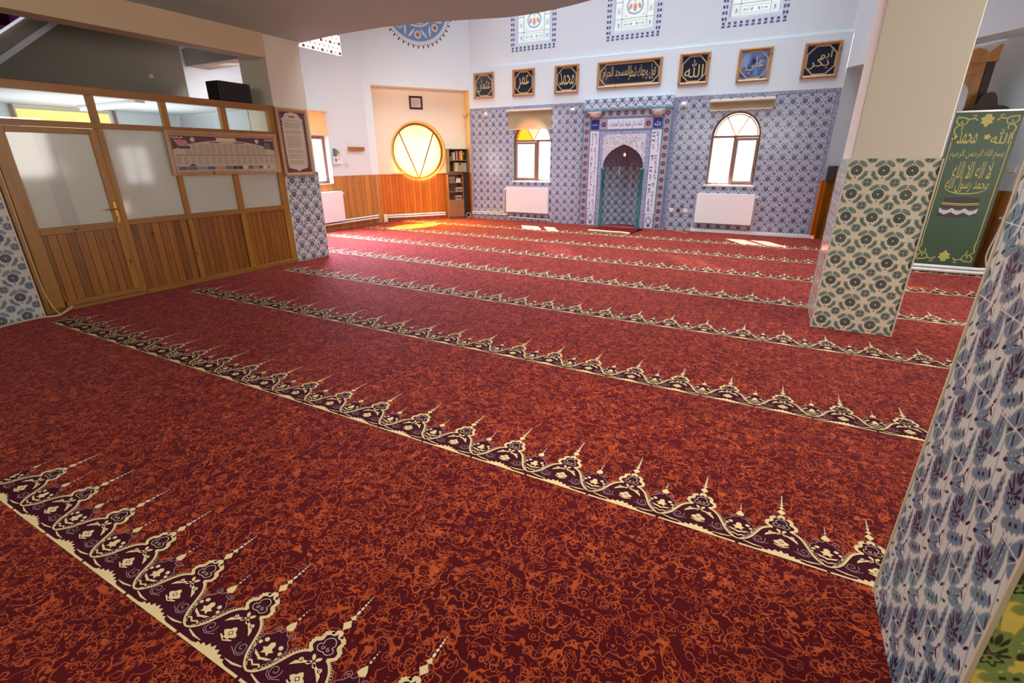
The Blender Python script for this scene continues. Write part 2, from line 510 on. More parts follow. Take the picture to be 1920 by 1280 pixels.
T_WARM = tile_tulip('tulip tile with warm light painted in', rgb(240, 220, 104), rgb(136, 164, 92), rgb(66, 64, 40), .215, 0, 0)  # same tulip tile, warm light mixed into its colours

def carpet():
    m, nt, bs = newmat('red patterned carpet')
    co = coords('Object'); x, y, z = sep(co)
    wx = noise(co, 16, 2) - .5; wy = noise(comb(x + 11.3, y + 4.1), 16, 2) - .5
    q = comb(x + wx * .034, y + wy * .034)
    q2 = comb(x + wy * .026 + 3.1, y - wx * .026 + 1.7)
    gate = noise(co, 24, 1); gate2 = noise(comb(x + 7.0, y + 1.0), 24, 1); g3 = noise(co, 7, 1)
    d1 = vor(q, 15); d2 = vor(q2, 21); d3 = vor(comb(y + wx * .03 + 5.0, x + wy * .03 + 2.0), 21); d4 = vor(q2, 33)
    l1 = below(ab(d1 - .37), .020, .018) * above(gate, .43, .05)
    l1 = mx(l1, below(ab(d1 - .14), .020, .018))
    l2 = below(ab(d2 - .40), .026, .022) * above(gate2, .47, .05)
    l2 = mx(l2, below(ab(d2 - .20), .026, .022) * below(gate, .60, .05))
    l3 = below(ab(d3 - .36), .026, .022) * below(gate2, .53, .05)
    l4 = below(ab(d4 - .24), .036, .03) * above(g3, .46, .05)
    l5 = below(ab(noise(q, 13, 1.5) - .5), .013, .012)
    l6 = below(d3, .07, .05)
    ln = mx(mx(mx(l1, l2), mx(l3, l4)), mx(l5, l6))
    cl = noise(co, 1.4, 3, .6); cl2 = noise(co, 5.5, 3, .6)
    hot = X.op('MULTIPLY_ADD', cl2, 1.3, -.15, clamp=True)
    line = cmix(rgb(150, 52, 34), rgb(222, 108, 52), hot)
    base = cmix(rgb(58, 12, 18), rgb(98, 20, 26), cl)
    col = cmix(base, line, ln * .86)
    setc(bs, col); bs.inputs['Roughness'].default_value = .95; bs.inputs['Specular IOR Level'].default_value = .08
    bs.inputs['Sheen Weight'].default_value = .30; bs.inputs['Sheen Roughness'].default_value = .4
    setc(bs, rgb(240, 130, 140), 'Sheen Tint')
    bump(bs, noise(co, 420, 2), .003, .5)
    m.diffuse_color = (.3, .04, .03, 1)
    return m
CARPET = carpet()
C_CREAM = plain('cream carpet pile', rgb(232, 210, 160), .95, var=.12, scale=140, spec=.05)
C_DARK = plain('aubergine carpet pile', rgb(70, 24, 38), .95, var=.25, scale=120, spec=.05)
C_WHITE = plain('ivory carpet pile', rgb(232, 224, 206), .95, var=.06, scale=140, spec=.05)
C_LAV = plain('lilac carpet pile', rgb(176, 152, 156), .95, var=.08, scale=140, spec=.05)
# ------------------------------------------------------------------ carpet with its woven borders (one object)
def smoothpts(p, k=4):
    out = []
    n = len(p)
    for i in range(n - 1):
        p0, p1, p2, p3 = p[max(i - 1, 0)], p[i], p[i + 1], p[min(i + 2, n - 1)]
        for j in range(k):
            t = j / k
            out.append(tuple(.5 * ((2 * p1[d]) + (-p0[d] + p2[d]) * t + (2 * p0[d] - 5 * p1[d] + 4 * p2[d] - p3[d]) * t * t + (-p0[d] + 3 * p1[d] - 3 * p2[d] + p3[d]) * t ** 3) for d in range(len(p1))))
    out.append(p[-1]); return out
def spiral(cx, cz, r, turns, a0, sgn=1, n=26):
    return [(cx + sgn * r * (1 - .85 * i / n) * math.cos(a0 + turns * 2 * PI * i / n), cz + r * (1 - .85 * i / n) * math.sin(a0 + turns * 2 * PI * i / n)) for i in range(n + 1)]
def border_unit(hi):
    """one repeat of the border, 0.35 m wide, big finial in the middle; x,z drawing plane"""
    g = MB(); CR, DK, WH, LV = 1, 2, 3, 4
    k = 4 if hi else 2
    B = smoothpts([(.175, .030), (.150, .040), (.122, .070), (.102, .110), (.082, .148), (.058, .170), (.036, .180)], k)
    Bl = [(-x, z) for x, z in B]
    head = smoothpts([(.036, .180), (.058, .196), (.056, .218), (.040, .230), (.040, .250), (.022, .262), (.012, .262), (0, .282)], k)
    headl = [(-x, z) for x, z in head]
    big = [(-.175, 0), (.175, 0)] + B + head[1:] + list(reversed(headl))[1:-1] + list(reversed(Bl))
    g.poly(big, 0.0010, DK)
    tops = smoothpts([(.100, .118), (.112, .128), (.118, .148), (.136, .160), (.146, .176), (.162, .178), (.175, .196)], k)
    inner = [p for p in B if p[1] <= .118]
    for s in (1, -1):
        sm = [(.175, .030)] + inner[1:] + tops
        g.poly([(s * x, z) for x, z in sm], 0.0011, DK)
    # base line and leaf mound
    g.rect(-.168, .168, -.004, .005, .0020, CR)
    md = [(-.105, .003), (-.075, .009), (-.072, .017), (-.054, .013), (-.050, .024), (-.032, .018), (-.026, .032), (-.010, .024), (0, .038), (.010, .024), (.026, .032), (.032, .018), (.050, .024), (.054, .013), (.072, .017), (.075, .009), (.105, .003)]
    g.poly(md, .0021, CR)
    for s in (1, -1): g.rib([(s * .07, .022), (s * .11, .022), (s * .150, .030)], [.002, .007, .004], .0021, CR)
    # ogee vine with serrations
    for s in (1, -1):
        pts = [(s * x, z) for x, z in B]
        n = len(pts)
        g.rib(pts, [.006 + .004 * math.sin(PI * min(1, i / (n - 1) * 1.1)) for i in range(n)], .0022, CR)
        if hi:
            for i in range(3, n - 3):
                x, z = pts[i]; x2, z2 = pts[i + 1]
                dx, dz = x2 - x, z2 - z; l = math.hypot(dx, dz); nx, nz = (dz / l, -dx / l) if s > 0 else (-dz / l, dx / l)
                g.poly([(x + nx * .003, z + nz * .003), (x2 + nx * .003, z2 + nz * .003), ((x + x2) / 2 + nx * .011, (z + z2) / 2 + nz * .011)], .0022, CR)
            off = [(x + s * .016 * (1 if i % 2 else .7), z + .006) for i, (x, z) in enumerate(pts) if .05 < z < .165]
            if len(off) > 2: g.rib(off, .0022, .0023, LV)
        g.rib([(s * x, z) for x, z in tops], .0022 if hi else .003, .0023, LV)
    hd = headl[:-1] + [(0, .282)] + list(reversed(head[:-1]))
    g.rib(head, .0125, .0024, CR); g.rib(headl, .0125, .0025, CR)
    if hi:
        for i, (x, z) in enumerate(head[2:-1:2]):
            for s in (1, -1): g.disc(s * (x + .004), z + .003, .0065, None, .0027, CR, 7)
        cl = smoothpts([(0, .195), (.020, .192), (.034, .204), (.030, .216), (.020, .218), (.024, .232), (.012, .246), (0, .250)], 3)
        g.rib(cl, .0022, .0025, WH); g.rib([(-x, z) for x, z in cl], .0022, .0025, WH)
        g.rib(spiral(.012, .208, .008, 1.1, 2.0), .0018, .0025, WH); g.rib(spiral(-.012, .208, .008, 1.1, 2.0, -1), .0018, .0025, WH)
    # tall finial
    def dia(cx, cz, hx, hz, m=CR, y=.0024): g.poly([(cx - hx, cz), (cx, cz - hz), (cx + hx, cz), (cx, cz + hz)], y, m)
    g.rib([(0, .282), (0, .31)], .003, .0021, LV)
    dia(0, .310, .019, .022); dia(0, .344, .010, .014); dia(0, .340, .017, .0052, CR, .0027)
    for z, r in ((.368, .0075), (.388, .0062), (.405, .0052), (.419, .0044), (.431, .0036), (.442, .003)): g.disc(0, z, r * .8, r * 1.3, .0022, WH, 6)
    # short finial between
    for s in (1, -1):
        q = s * .175
        g.poly([(q, .19), (q + s * -.018, .200), (q - s * .014, .216), (q, .234)], .0022, CR)
        for z, r in ((.246, .0065), (.263, .0052), (.277, .004), (.288, .003)):
            g.poly([(q, z - r), (q - s * r * .8, z), (q, z + r)], .0022, WH)
        # little flower inside the small arch (half on each side of the seam)
        g.poly([(q, .100), (q - s * .016, .092), (q - s * .014, .104), (q - s * .026, .112), (q - s * .012, .118), (q - s * .012, .134), (q, .142)], .0022, CR)
        g.poly([(q - s * .012, .078), (q - s * .030, .082), (q - s * .042, .094), (q - s * .026, .090), (q - s * .012, .086)], .0022, CR)
        g.poly([(q, .072), (q - s * .012, .078), (q - s * .012, .086), (q, .082)], .0022, CR)
        g.rib([(q, .052), (q - s * .018, .062), (q - s * .036, .052)], .006, .0022, CR)
        if hi:
            g.disc(q - s * .036, .136, .010, .008, .0022, CR, 8); g.disc(q - s * .034, .139, .0055, .005, .0024, WH, 7)
            g.disc(q - s * .050, .120, .008, .007, .0022, CR, 7); g.disc(q - s * .056, .100, .006, .007, .0022, CR, 7)
            g.rib(spiral(q - s * .034, .182, .014, 1.4, -.6, -s), .0022, .0023, LV)
        # inside the large arch
        g.rib([(s * .006, .150), (s * .030, .142), (s * .056, .126), (s * .066, .112)], [.005, .010, .012, .003], .0022, CR)
        g.disc(s * .044, .143, .009, .008, .0022, CR, 8)
        if hi:
            g.disc(s * .044, .144, .0065, .0055, .0024, WH, 7); g.disc(s * .044, .144, .003, .0025, .0026, DK, 6)
            sp = spiral(s * .088, .074, .026, 1.5, 2.6, s)
            g.rib(sp, .0024, .0023, LV)
            g.rib([(s * .114, .066), (s * .105, .052), (s * .085, .046), (s * .05, .06)], .0022, .0023, LV)
    for a in range(4): g.disc(.016 * math.cos(PI / 4 + a * PI / 2), .158 + .015 * math.sin(PI / 4 + a * PI / 2), .012, .0065, .0022, CR, 8, PI / 4 + a * PI / 2)
    g.disc(0, .088, .026, .022, .0022, CR, 16 if hi else 8, 0, 4, .25)
    if hi: g.poly([(-.011, .09), (0, .080), (.011, .09), (0, .100)], .0024, DK); g.poly([(-.007, .09), (0, .084), (.007, .09), (0, .096)], .0026, WH)
    g.rib([(-.03, .072), (0, .062), (.03, .072)], [.004, .010, .004], .0022, CR)
    return g
def build_floor():
    f = MB()
    f.add([(-9.8, -3.2, 0), (4.6, -3.2, 0), (4.6, 12.9, 0), (-9.8, 12.9, 0)], [(0, 1, 2, 3)], 0)
    hi, lo = border_unit(True), border_unit(False)
    rows = [10.458, 9.04, 7.62, 6.20, 4.78, 3.36, 1.945, .526]
    for ri, yk in enumerate(rows):
        u = hi if ri >= 3 else lo
        x0 = -9.25 if yk > 6 else -6.86
        x1 = 2.9 if yk > 3 else (.58 if yk > 1.2 else 1.6)
        if ri == 7: x0 = -3.6
        k0 = math.ceil((x0 - .265 + .175) / .35); k1 = math.floor((x1 - .265 - .175) / .35)
        for k in range(k0, k1 + 2):
            ox = .265 + .35 * k
            if ox + .17 > x1 + .35: continue
            b = len(f.v)
            f.v += [(x + ox, z + yk, y) for x, y, z in u.v]
            f.f += [tuple(b + i for i in q) for q in u.f]; f.m += u.m; f.sm += u.sm
    me = bpy.data.meshes.new('floor'); me.from_pydata(f.v, [], f.f)
    for m in (CARPET, C_CREAM, C_DARK, C_WHITE, C_LAV): me.materials.append(m)
    me.polygons.foreach_set('material_index', f.m); me.update()
    o = bpy.data.objects.new('floor', me); COL.objects.link(o); o['kind'] = 'structure'
build_floor()

# ------------------------------------------------------------------ shell
ZTOP = 7.0
A_L = R(54); UL = Vector((math.cos(A_L), math.sin(A_L), 0)); NL = Vector((-math.sin(A_L), math.cos(A_L), 0))
PL = Vector((-7.68, 12.0, 0)); RECL = .35
A_R = R(-55); UR = Vector((math.cos(A_R), math.sin(A_R), 0)); NR = Vector((-math.sin(A_R), math.cos(A_R), 0))
PR = Vector((.73, 12.0, 0)); RECR = .45
def struct(mb, name, mats, loc=(0, 0, 0), rz=0.0, parent=None):
    return mb.build(name, mats, parent, loc if parent is None else None, rz if parent is None else None, kind=None if parent else 'structure')
def arch(x0, x1, z0, zs, zt, n=20, point=0.0):
    """outline of an arched opening, counter-clockwise from bottom left"""
    c = (x0 + x1) / 2; r = (x1 - x0) / 2
    p = [(x0, z0), (x1, z0)]
    for i in range(n + 1):
        a = PI * i / n
        zz = math.sin(a); k = 1 + point * (1 - abs(math.cos(a))) ** 3
        p.append((c + r * math.cos(a), zs + (zt - zs) * zz * k / (1 + point)))
    return p
def circle(cx, cz, r, n=48): return [(cx + r * math.cos(2 * PI * i / n), cz + r * math.sin(2 * PI * i / n)) for i in range(n)]

# qibla wall : origin at (0,12,0), local x = world x, -y into the room
WX0, WX1 = -7.68, .73
W1 = arch(-6.36, -5.29, 1.04, 2.02, 2.52); W2 = arch(-1.50, -.53, 1.04, 2.02, 2.52)
NICHE = arch(-3.88, -2.90, 0.001, 1.39, 1.90, 24, .12)
UPW = [arch(-6.29, -5.38, 4.21, 5.3, 5.75), arch(-3.86, -2.97, 4.21, 5.3, 5.75), arch(-1.47, -.55, 4.21, 5.3, 5.75)]
w = MB()
w.poly([(WX0, 0), (WX1, 0), (WX1, 2.84), (WX0, 2.84)], 0, 0, [W1, W2, NICHE])
w.poly([(WX0, 2.84), (WX1, 2.84), (WX1, 3.77), (WX0, 3.77)], -.004, 1)
w.poly([(WX0, 3.77), (WX1, 3.77), (WX1, ZTOP), (WX0, ZTOP)], .03, 1, UPW)
w.add([(WX0, -.004, 3.77), (WX1, -.004, 3.77), (WX1, .03, 3.77), (WX0, .03, 3.77)], [(0, 1, 2, 3)], 1)
w.add([(WX0, 0, 2.84), (WX1, 0, 2.84), (WX1, -.004, 2.84), (WX0, -.004, 2.84)], [(0, 1, 2, 3)], 1)
for o in (W1, W2): w.rim(o, 0, .22, 0)
for o in UPW: w.rim(o, .03, .25, 1)
struct(w, 'wall_front', [T_QIBLA, PLASTER], (0, 12, 0))
# the two border strips that edge the tiled wall
C_BORD = None
def _bord():
    m, nt, bs = newmat('violet floral tile border'); o = coords('Object'); n_ = noise(o, 22, 2, .5, 1.5)
    col = cmix(rgb(120, 126, 158), rgb(186, 190, 208), below(ab(fr(n_ * 4.0) - .5), .16, .1)); col = cmix(col, rgb(74, 80, 124), below(vor(o, 19), .22, .1)); setc(bs, col); bs.inputs['Roughness'].default_value = .25
    return m
C_BORD = _bord()
C_TEAL = plain('teal glazed tile edging', rgb(96, 140, 160), .22, var=.14, scale=30)
t = MB(); t.box(WX0, WX0 + .08, -.006, 0, 0, 2.84); t.box(WX0 + .08, -4.45, -.006, 0, 2.78, 2.84)
struct(t, 'trim_1', C_BORD, (0, 12, 0))
t = MB(); t.box(WX1 - .08, WX1, -.006, 0, 0.1, 2.84); t.box(-2.36, WX1 - .08, -.006, 0, 2.78, 2.84); t.box(-2.36, -2.26, -.006, 0, 0, 2.76)
struct(t, 'trim_2', C_BORD, (0, 12, 0))

# left wall x=-9.28 : local x = +Y, local y = -X (into the wall)
LWIN = [(7.62, 1.06), (8.50, 1.06), (8.50, 2.58), (7.62, 2.58)]
LUP = [(7.75, 3.78), (9.24, 3.78), (9.24, 5.2), (7.75, 5.2)]
w = MB()
yE = 9.84
w.poly([(-3, 0), (yE, 0), (yE, 1.22), (-3, 1.22)], 0.0, 1, [[(7.62, 1.06), (8.50, 1.06), (8.50, 1.2195), (7.62, 1.2195)]])
w.poly([(-3, 1.22), (yE, 1.22), (yE, ZTOP), (-3, ZTOP)], .02, 0, [[(7.62, 1.2205), (8.50, 1.2205), (8.50, 2.58), (7.62, 2.58)], LUP])
w.rim(LWIN, 0.0, .3, 0); w.rim(LUP, .02, .3, 0)
w.add([(-3, 0, 1.22), (yE, 0, 1.22), (yE, .02, 1.22), (-3, .02, 1.22)], [(0, 1, 2, 3)], 1)
struct(w, 'wall_left', [PLASTER, W_FINE], (-9.28, 0, 0), PI / 2)

# chamfered corner, front left : opening plane through PL, recess behind it
SLE = -2.72
w = MB()
w.prism([(SLE - .1, 3.28), (0.10, 3.28), (0.10, ZTOP), (SLE - .1, ZTOP)], 0, RECL, 0)
struct(w, 'wall_front_left', [PLASTER], PL, A_L)
w = MB(); w.prism([(SLE - .1, 0), (SLE + .17, 0), (SLE + .17, 1.22), (SLE - .1, 1.22)], 0, RECL + .1, 1); w.prism([(SLE - .1, 1.22), (SLE + .165, 1.22), (SLE + .165, 3.28), (SLE - .1, 3.28)], .01, RECL + .1, 0)
struct(w, 'wall_front_left_pier', [PLASTER, W_FINE], PL, A_L)
ROUND = circle(-1.37, 1.78, .71, 56)
# wainscot outline dips round the window
w = MB()
zr = 1.22
w.poly([(-3.2, -.05), (.6, -.05), (.6, ZTOP - 3), (-3.2, ZTOP - 3)], .018, 0, [ROUND])
w.rim(ROUND, .018, .3, 2)
dip = [(x, z) for x, z in circle(-1.37, 1.78, .72, 96) if z < zr]
dip.sort()
w.poly([(-3.2, 0), (.6, 0), (.6, zr)] + [(x, z) for x, z in reversed(dip)] + [(-3.2, zr)], 0, 1)
WARMY = plain('cream yellow window reveal', rgb(240, 206, 130), .6, var=.03)
struct(w, 'wall_front_left_recess', [PLASTER_W, W_ORANGE, WARMY], PL + NL * RECL, A_L)
# right jamb of that recess, from the qibla wall corner back into the recess
w = MB(); w.box(-.001, .06, 0, RECL + .01, 1.22, 3.28, 0); w.box(-.02, .06, 0, RECL + .01, 0, 1.22, 1)
struct(w, 'wall_front_left_jamb', [WARMY, W_ORANGE], PL, A_L)  # yellow light on the upper jamb is painted into its colour

# chamfered corner, front right
w = MB(); w.prism([(-.02, 3.17), (4.6, 3.17), (4.6, ZTOP), (-.02, ZTOP)], 0, RECR, 0)
struct(w, 'wall_front_right', [PLASTER], PR, A_R)
w = MB(); w.poly([(-.6, 0), (5.2, 0), (5.2, 1.14), (-.6, 1.14)], 0, 1); w.poly([(-.6, 1.14), (5.2, 1.14), (5.2, 3.6), (-.6, 3.6)], .02, 0)
w.add([(-.6, 0, 1.14), (5.2, 0, 1.14), (5.2, .02, 1.14), (-.6, .02, 1.14)], [(0, 1, 2, 3)], 1)
struct(w, 'wall_front_right_recess', [PLASTER, W_PLANK], PR + NR * RECR, A_R)
w = MB(); w.box(-.06, .001, 0, RECR + .01, 1.14, 3.17, 0); w.box(-.06, .06, .05, RECR + .01, 0, 1.14, 1); w.box(-.01, .035, -.03, .05, 0.07, 1.17, 2)  # orange edge strip paints the lit edge of the dark wood
struct(w, 'wall_front_right_jamb', [PLASTER, W_PLANK, W_ORANGE], PR, A_R)

q = PR + NR * (RECR - .02) + UR * 4.66
t = thing('window_11', 'unseen window added for its reflection in the frosted panes', 'window', (q.x, q.y, .9), A_R, kind='structure')  # out of view, added to reflect in the partition glass
m = MB()
for x in (-.36, 0, .36): m.box(x - .03, x + .03, -.03, 0, 0, 1.1)
for z in (0, 1.1): m.box(-.39, .39, -.03, 0, z - .03, z + .03)
m.build('window_frame', W_WIN, t); m = MB(); m.rect(-.36, .36, .03, 1.07, -.012); m.build('pane', glow('bright sky pane', (1, 1, 1), 6.0), t)
# remaining room walls
w = MB(); w.box(4.4, 4.6, -3.2, 9.0, 0, ZTOP); struct(w, 'wall_right', PLASTER_W)
w = MB(); w.box(-9.6, 4.6, -3.3, -3.1, 0, ZTOP); struct(w, 'wall_back', PLASTER_W)
w = MB(); w.box(-9.8, 4.8, -3.3, 13.2, ZTOP, ZTOP + .2); struct(w, 'ceiling', PLASTER)
# balcony over the near half of the hall, with its wavy front edge
edge = [(-9.6, 6.10), (-7.5, 6.10), (-6.9, 6.04), (-6.19, 5.95), (-5.6, 5.93), (-5.13, 5.93), (-4.5, 6.02), (-3.9, 6.18), (-3.4, 6.32), (-3.0, 6.32), (-2.6, 6.25), (-2.24, 6.15), (-1.8, 6.03), (-1.2, 5.95), (0, 5.95), (2.5, 6.0), (4.4, 6.0)]
edge = smoothpts(edge, 4)
w = MB(); n = len(edge)
def slab(mb, top, z0, z1):
    n = len(top)
    vs = [(x, y, z0) for x, y in top] + [(x, y, z1) for x, y in top]
    mb.add(vs, [tuple(reversed(range(n)))], 0); mb.add(vs, [tuple(range(n, 2 * n))], 0)
    mb.add(vs, [(i, (i + 1) % n, n + (i + 1) % n, n + i) for i in range(n)], 0)
e2 = [(x, y) for x, y in edge if x >= -6.9]
slab(w, [(-7.15, -3.1), (4.4, -3.1)] + list(reversed(e2)) + [(-7.15, 6.04)], 3.28, 3.6)
struct(w, 'ceiling_balcony', SOFFIT)
w = MB(); slab(w, [(-9.28, 3.75), (-7.15, 3.75), (-7.15, 6.04), (-9.28, 6.1)], 3.34, 3.6); struct(w, 'ceiling_side_room', SOFFIT)
BEAM = plain('beige painted beam', rgb(214, 192, 156), .7, var=.02, scale=1)
w = MB(); w.box(-7.16, -6.88, -3.1, 5.33, 2.97, 3.282); struct(w, 'trim_beam', BEAM)

# side room behind the partition
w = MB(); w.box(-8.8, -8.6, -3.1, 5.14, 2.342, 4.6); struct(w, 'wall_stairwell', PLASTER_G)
w = MB(); w.box(-9.28, -7.0, 1.2, 5.30, 2.305, 2.342); struct(w, 'ceiling_office', PLASTER)
w = MB(); w.box(-9.28, -7.5, 5.33, 5.40, 0, 2.342); struct(w, 'wall_office_front', PLASTER)
w = MB(); w.box(-9.28, -7.5, 1.1, 1.2, 0, 2.342); struct(w, 'wall_office_back', PLASTER)
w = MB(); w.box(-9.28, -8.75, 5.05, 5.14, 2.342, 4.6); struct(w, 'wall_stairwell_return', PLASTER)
w = MB(); w.box(-9.28, -7.50, 5.6, 6.0, 3.08, 3.34); struct(w, 'trim_side_beam', PLASTER_G)
w = MB(); w.box(-6.98, -6.88, -3.1, 1.32, 0, 2.97); struct(w, 'wall_side', PLASTER_W)

# ------------------------------------------------------------------ pillars
def pillar(label, x0, x1, y0, y1, ztile, tmat, pmat, z1=3.28, trim=None, extra=None):
    t = thing('pillar', label, 'pillar', ((x0 + x1) / 2, (y0 + y1) / 2, 0))
    hx, hy = (x1 - x0) / 2, (y1 - y0) / 2
    m = MB(); m.box(-hx + .012, hx - .012, -hy + .012, hy - .012, 0, z1, 0, .008); m.build('plaster_shaft', pmat, t)
    m = MB(); m.box(-hx, hx, -hy, hy, 0, ztile)
    m.build('tile_cladding', tmat, t)
    m = MB()
    for sx in (-1, 1):
        for sy in (-1, 1): m.box(sx * hx - .006, sx * hx + .006, sy * hy - .006, sy * hy + .006, 0, ztile, 0)
    m.build('corner_trim', trim or CREAMP, t)
    return t
GOLDTRIM = plain('pale gold edge trim', rgb(204, 194, 160), .4, .0)
pillar('square pillar with cream flower tiles standing free on the red carpet, beige plaster above', .505, 1.165, 5.48, 6.26, 1.59, T_PILLAR, PLASTER_W)
pillar('white blue tiled pillar at the far end of the wooden partition, text board on it', -7.52, -6.88, 5.33, 5.98, 1.40, T_COL, PLASTER_W)
pillar('blue flower tiled pillar by the partition door at the left picture edge', -7.5, -6.86, 1.32, 2.005, 1.60, T_COL, PLASTER_W, 2.97)
# nearest pillar: same tulip tiles on both faces, one has warm light painted in
np_ = thing('pillar', 'nearest pillar covered in large teal tulip and lotus tiles, right picture edge', 'pillar', (.588 + .35, 1.56, 0))
m = MB(); m.box(-.338, .338, -.343, .343, 0, 3.28); m.build('plaster_shaft', PLASTER_W, np_)
m = MB()   # face turned to the hall; uv runs to the right as one faces it
m.add([(-.35, .355, 0), (-.35, -.355, 0), (-.35, -.355, 2.4), (-.35, .355, 2.4)], [(0, 1, 2, 3)], 0, False, [[(-1.915 + 1.65, -.995), (-1.205 + 1.65, -.995), (-1.205 + 1.65, 1.405), (-1.915 + 1.65, 1.405)]])
m.box(-.349, .35, .343, .355, 0, 2.4); m.box(.338, .35, -.355, .355, 0, 2.4)
m.build('tile_cladding', T_NEAR, np_)
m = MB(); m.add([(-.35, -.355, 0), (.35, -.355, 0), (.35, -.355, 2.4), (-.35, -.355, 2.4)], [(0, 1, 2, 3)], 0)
m.build('tile_cladding', T_WARM, np_, label='tulip tile face of the nearest pillar, warm light painted into its colour')
m = MB()
for sx in (-1, 1):
    for sy in (-1, 1): m.box(sx * .35 - .005, sx * .35 + .005, sy * .355 - .005, sy * .355 + .005, 0, 2.4)
m.build('corner_trim', GOLDTRIM, np_)
# ------------------------------------------------------------------ wooden partition with its door (faces +X)
def frosted(name, c):
    m, nt, bs = newmat(name)
    u, v, _ = sep(coords('Object'))
    f = noise(coords('Object'), 1.3, 2)
    setc(bs, cmix(tuple(x * .86 for x in c), c, f)); bs.inputs['Roughness'].default_value = .32
    bs.inputs['Coat Weight'].default_value = 1; bs.inputs['Coat Roughness'].default_value = .07; bs.inputs['Coat IOR'].default_value = 1.75
    tr = nt.nodes.new('ShaderNodeBsdfTranslucent'); tr.inputs[0].default_value = (.92, .92, .86, 1); x = nt.nodes.new('ShaderNodeMixShader'); x.inputs[0].default_value = .3
    nt.links.new(bs.outputs[0], x.inputs[1]); nt.links.new(tr.outputs[0], x.inputs[2]); nt.links.new(x.outputs[0], nt.nodes['Material Output'].inputs[0])
    return m
def clearglass(name):
    m, nt, bs = newmat(name); nt.nodes.remove(bs)
    t = nt.nodes.new('ShaderNodeBsdfTransparent'); g = nt.nodes.new('ShaderNodeBsdfGlossy'); x = nt.nodes.new('ShaderNodeMixShader'); l = nt.nodes.new('ShaderNodeFresnel')
    f = noise(coords('Object'), 2.0, 2)
    nt.links.new(cmix((.90, .92, .93), (.97, .98, .98), f), t.inputs[0]); g.inputs['Roughness'].default_value = .015; l.inputs[0].default_value = 2.1
    nt.links.new(l.outputs[0], x.inputs[0]); nt.links.new(t.outputs[0], x.inputs[1]); nt.links.new(g.outputs[0], x.inputs[2])
    nt.links.new(x.outputs[0], nt.nodes['Material Output'].inputs[0]); return m
FROST = frosted('milky frosted glass', rgb(226, 226, 212)); CLEAR = clearglass('clear partition glass')
FROST_G = frosted('greyer frosted glass band', rgb(206, 204, 196))
XP = -6.88
pt = thing('wooden_partition', 'varnished pine partition with frosted panes and clear top lights, between two tiled pillars', 'partition', (XP, 2.02, 0), PI / 2)
Y0 = 2.02
def P(y): return y - Y0
fr_ = MB()
for a, b, z0, z1 in ((2.03, 2.075, 0, 2.345), (2.985, 3.05, 0, 2.27), (3.735, 3.80, .07, 2.27), (4.49, 4.57, .07, 2.27), (5.22, 5.325, .07, 2.27)):
    fr_.box(P(a), P(b), 0, .07, z0, z1, 0, .004)
fr_.build('stile_frame', W_FRAME, pt)
r = MB()
r.box(P(2.03), P(5.325), -.006, .076, 2.262, 2.345, 0, .004); r.box(P(2.075), P(5.22), -.003, .07, 1.925, 1.985, 0, .004); r.box(P(3.05), P(5.22), -.003, .07, .858, .922, 0, .004)
r.build('rail_frame', W_FRAMEH, pt)
tops = [(2.08, 2.983), (3.052, 3.733), (3.802, 4.488), (4.572, 5.218)]
for a, b in tops:
    m = MB(); m.rect(P(a), P(b), 1.985, 2.264, .033); m.build('clear_pane', CLEAR, pt)
for a, b in tops[1:]:
    m = MB(); m.box(P(a), P(b), .03, .038, .924, 1.924); m.build('frosted_pane', FROST, pt)
    m = MB(); m.box(P(a), P(b), .02, .045, .07, .858); m.build('wainscot_panel', W_PLANK, pt)
m = MB(); m.box(P(3.04), P(5.33), -.022, .03, 0.002, .07, 0, .006); m.box(P(2.03), P(3.04), -.010, .03, 0.002, .045, 0, .006); m.build('base_rail', W_FRAMEH, pt)
# door
dr = thing('door_1', 'pine door with one large frosted pane in the partition', 'door', (XP, 2.08, 0), PI / 2, kind='structure')
def D(y): return y - 2.08
m = MB()
m.box(D(2.08), D(2.205), -.012, .03, .05, 1.92, 0, .004); m.box(D(2.905), D(2.982), -.012, .03, .05, 1.92, 0, .004)
m.build('door_stile', W_FRAME, dr)
m = MB(); m.box(D(2.205), D(2.905), -.012, .03, 1.862, 1.92, 0, .004); m.box(D(2.205), D(2.905), -.012, .03, .84, .915, 0, .004); m.box(D(2.22), D(2.94), -.026, -.008, .055, .115, 0, .005)
m.build('door_rail', W_FRAMEH, dr)
m = MB(); m.box(D(2.205), D(2.905), .005, .02, .05, .84); m.build('wainscot_panel', W_PLANK, dr)
m = MB(); m.box(D(2.205), D(2.42), .005, .013, .915, 1.862); m.box(D(2.57), D(2.905), .005, .013, .915, 1.862); m.box(D(2.42), D(2.57), .005, .013, .915, 1.862, 1)
m.build('frosted_pane', [FROST, FROST_G], dr)
m = MB(); m.box(D(2.93), D(2.965), -.02, -.008, .90, 1.14, 0, .004); m.tube([(D(2.948), -.018, 1.06), (D(2.948), -.055, 1.06), (D(2.93), -.062, 1.06), (D(2.83), -.058, 1.055)], .008, 0, 8)
m.tube([(D(2.948), -.018, .96), (D(2.948), -.034, .96)], .012)
m.build('door_handle', BRASS, dr)

# black loudspeaker lying on the partition's top rail
sp = thing('loudspeaker', 'black loudspeaker box standing on top of the wooden partition', 'speaker', (-7.02, 4.79, 2.346), PI / 2 + .04)
m = MB(); m.box(-.245, .245, -.10, .16, 0, .25, 0, .012); m.build('cabinet', BLACK, sp)
m = MB(); m.box(-.225, .225, -.108, -.098, .018, .232, 0, .004); m.build('front_grille', DKGREY, sp)

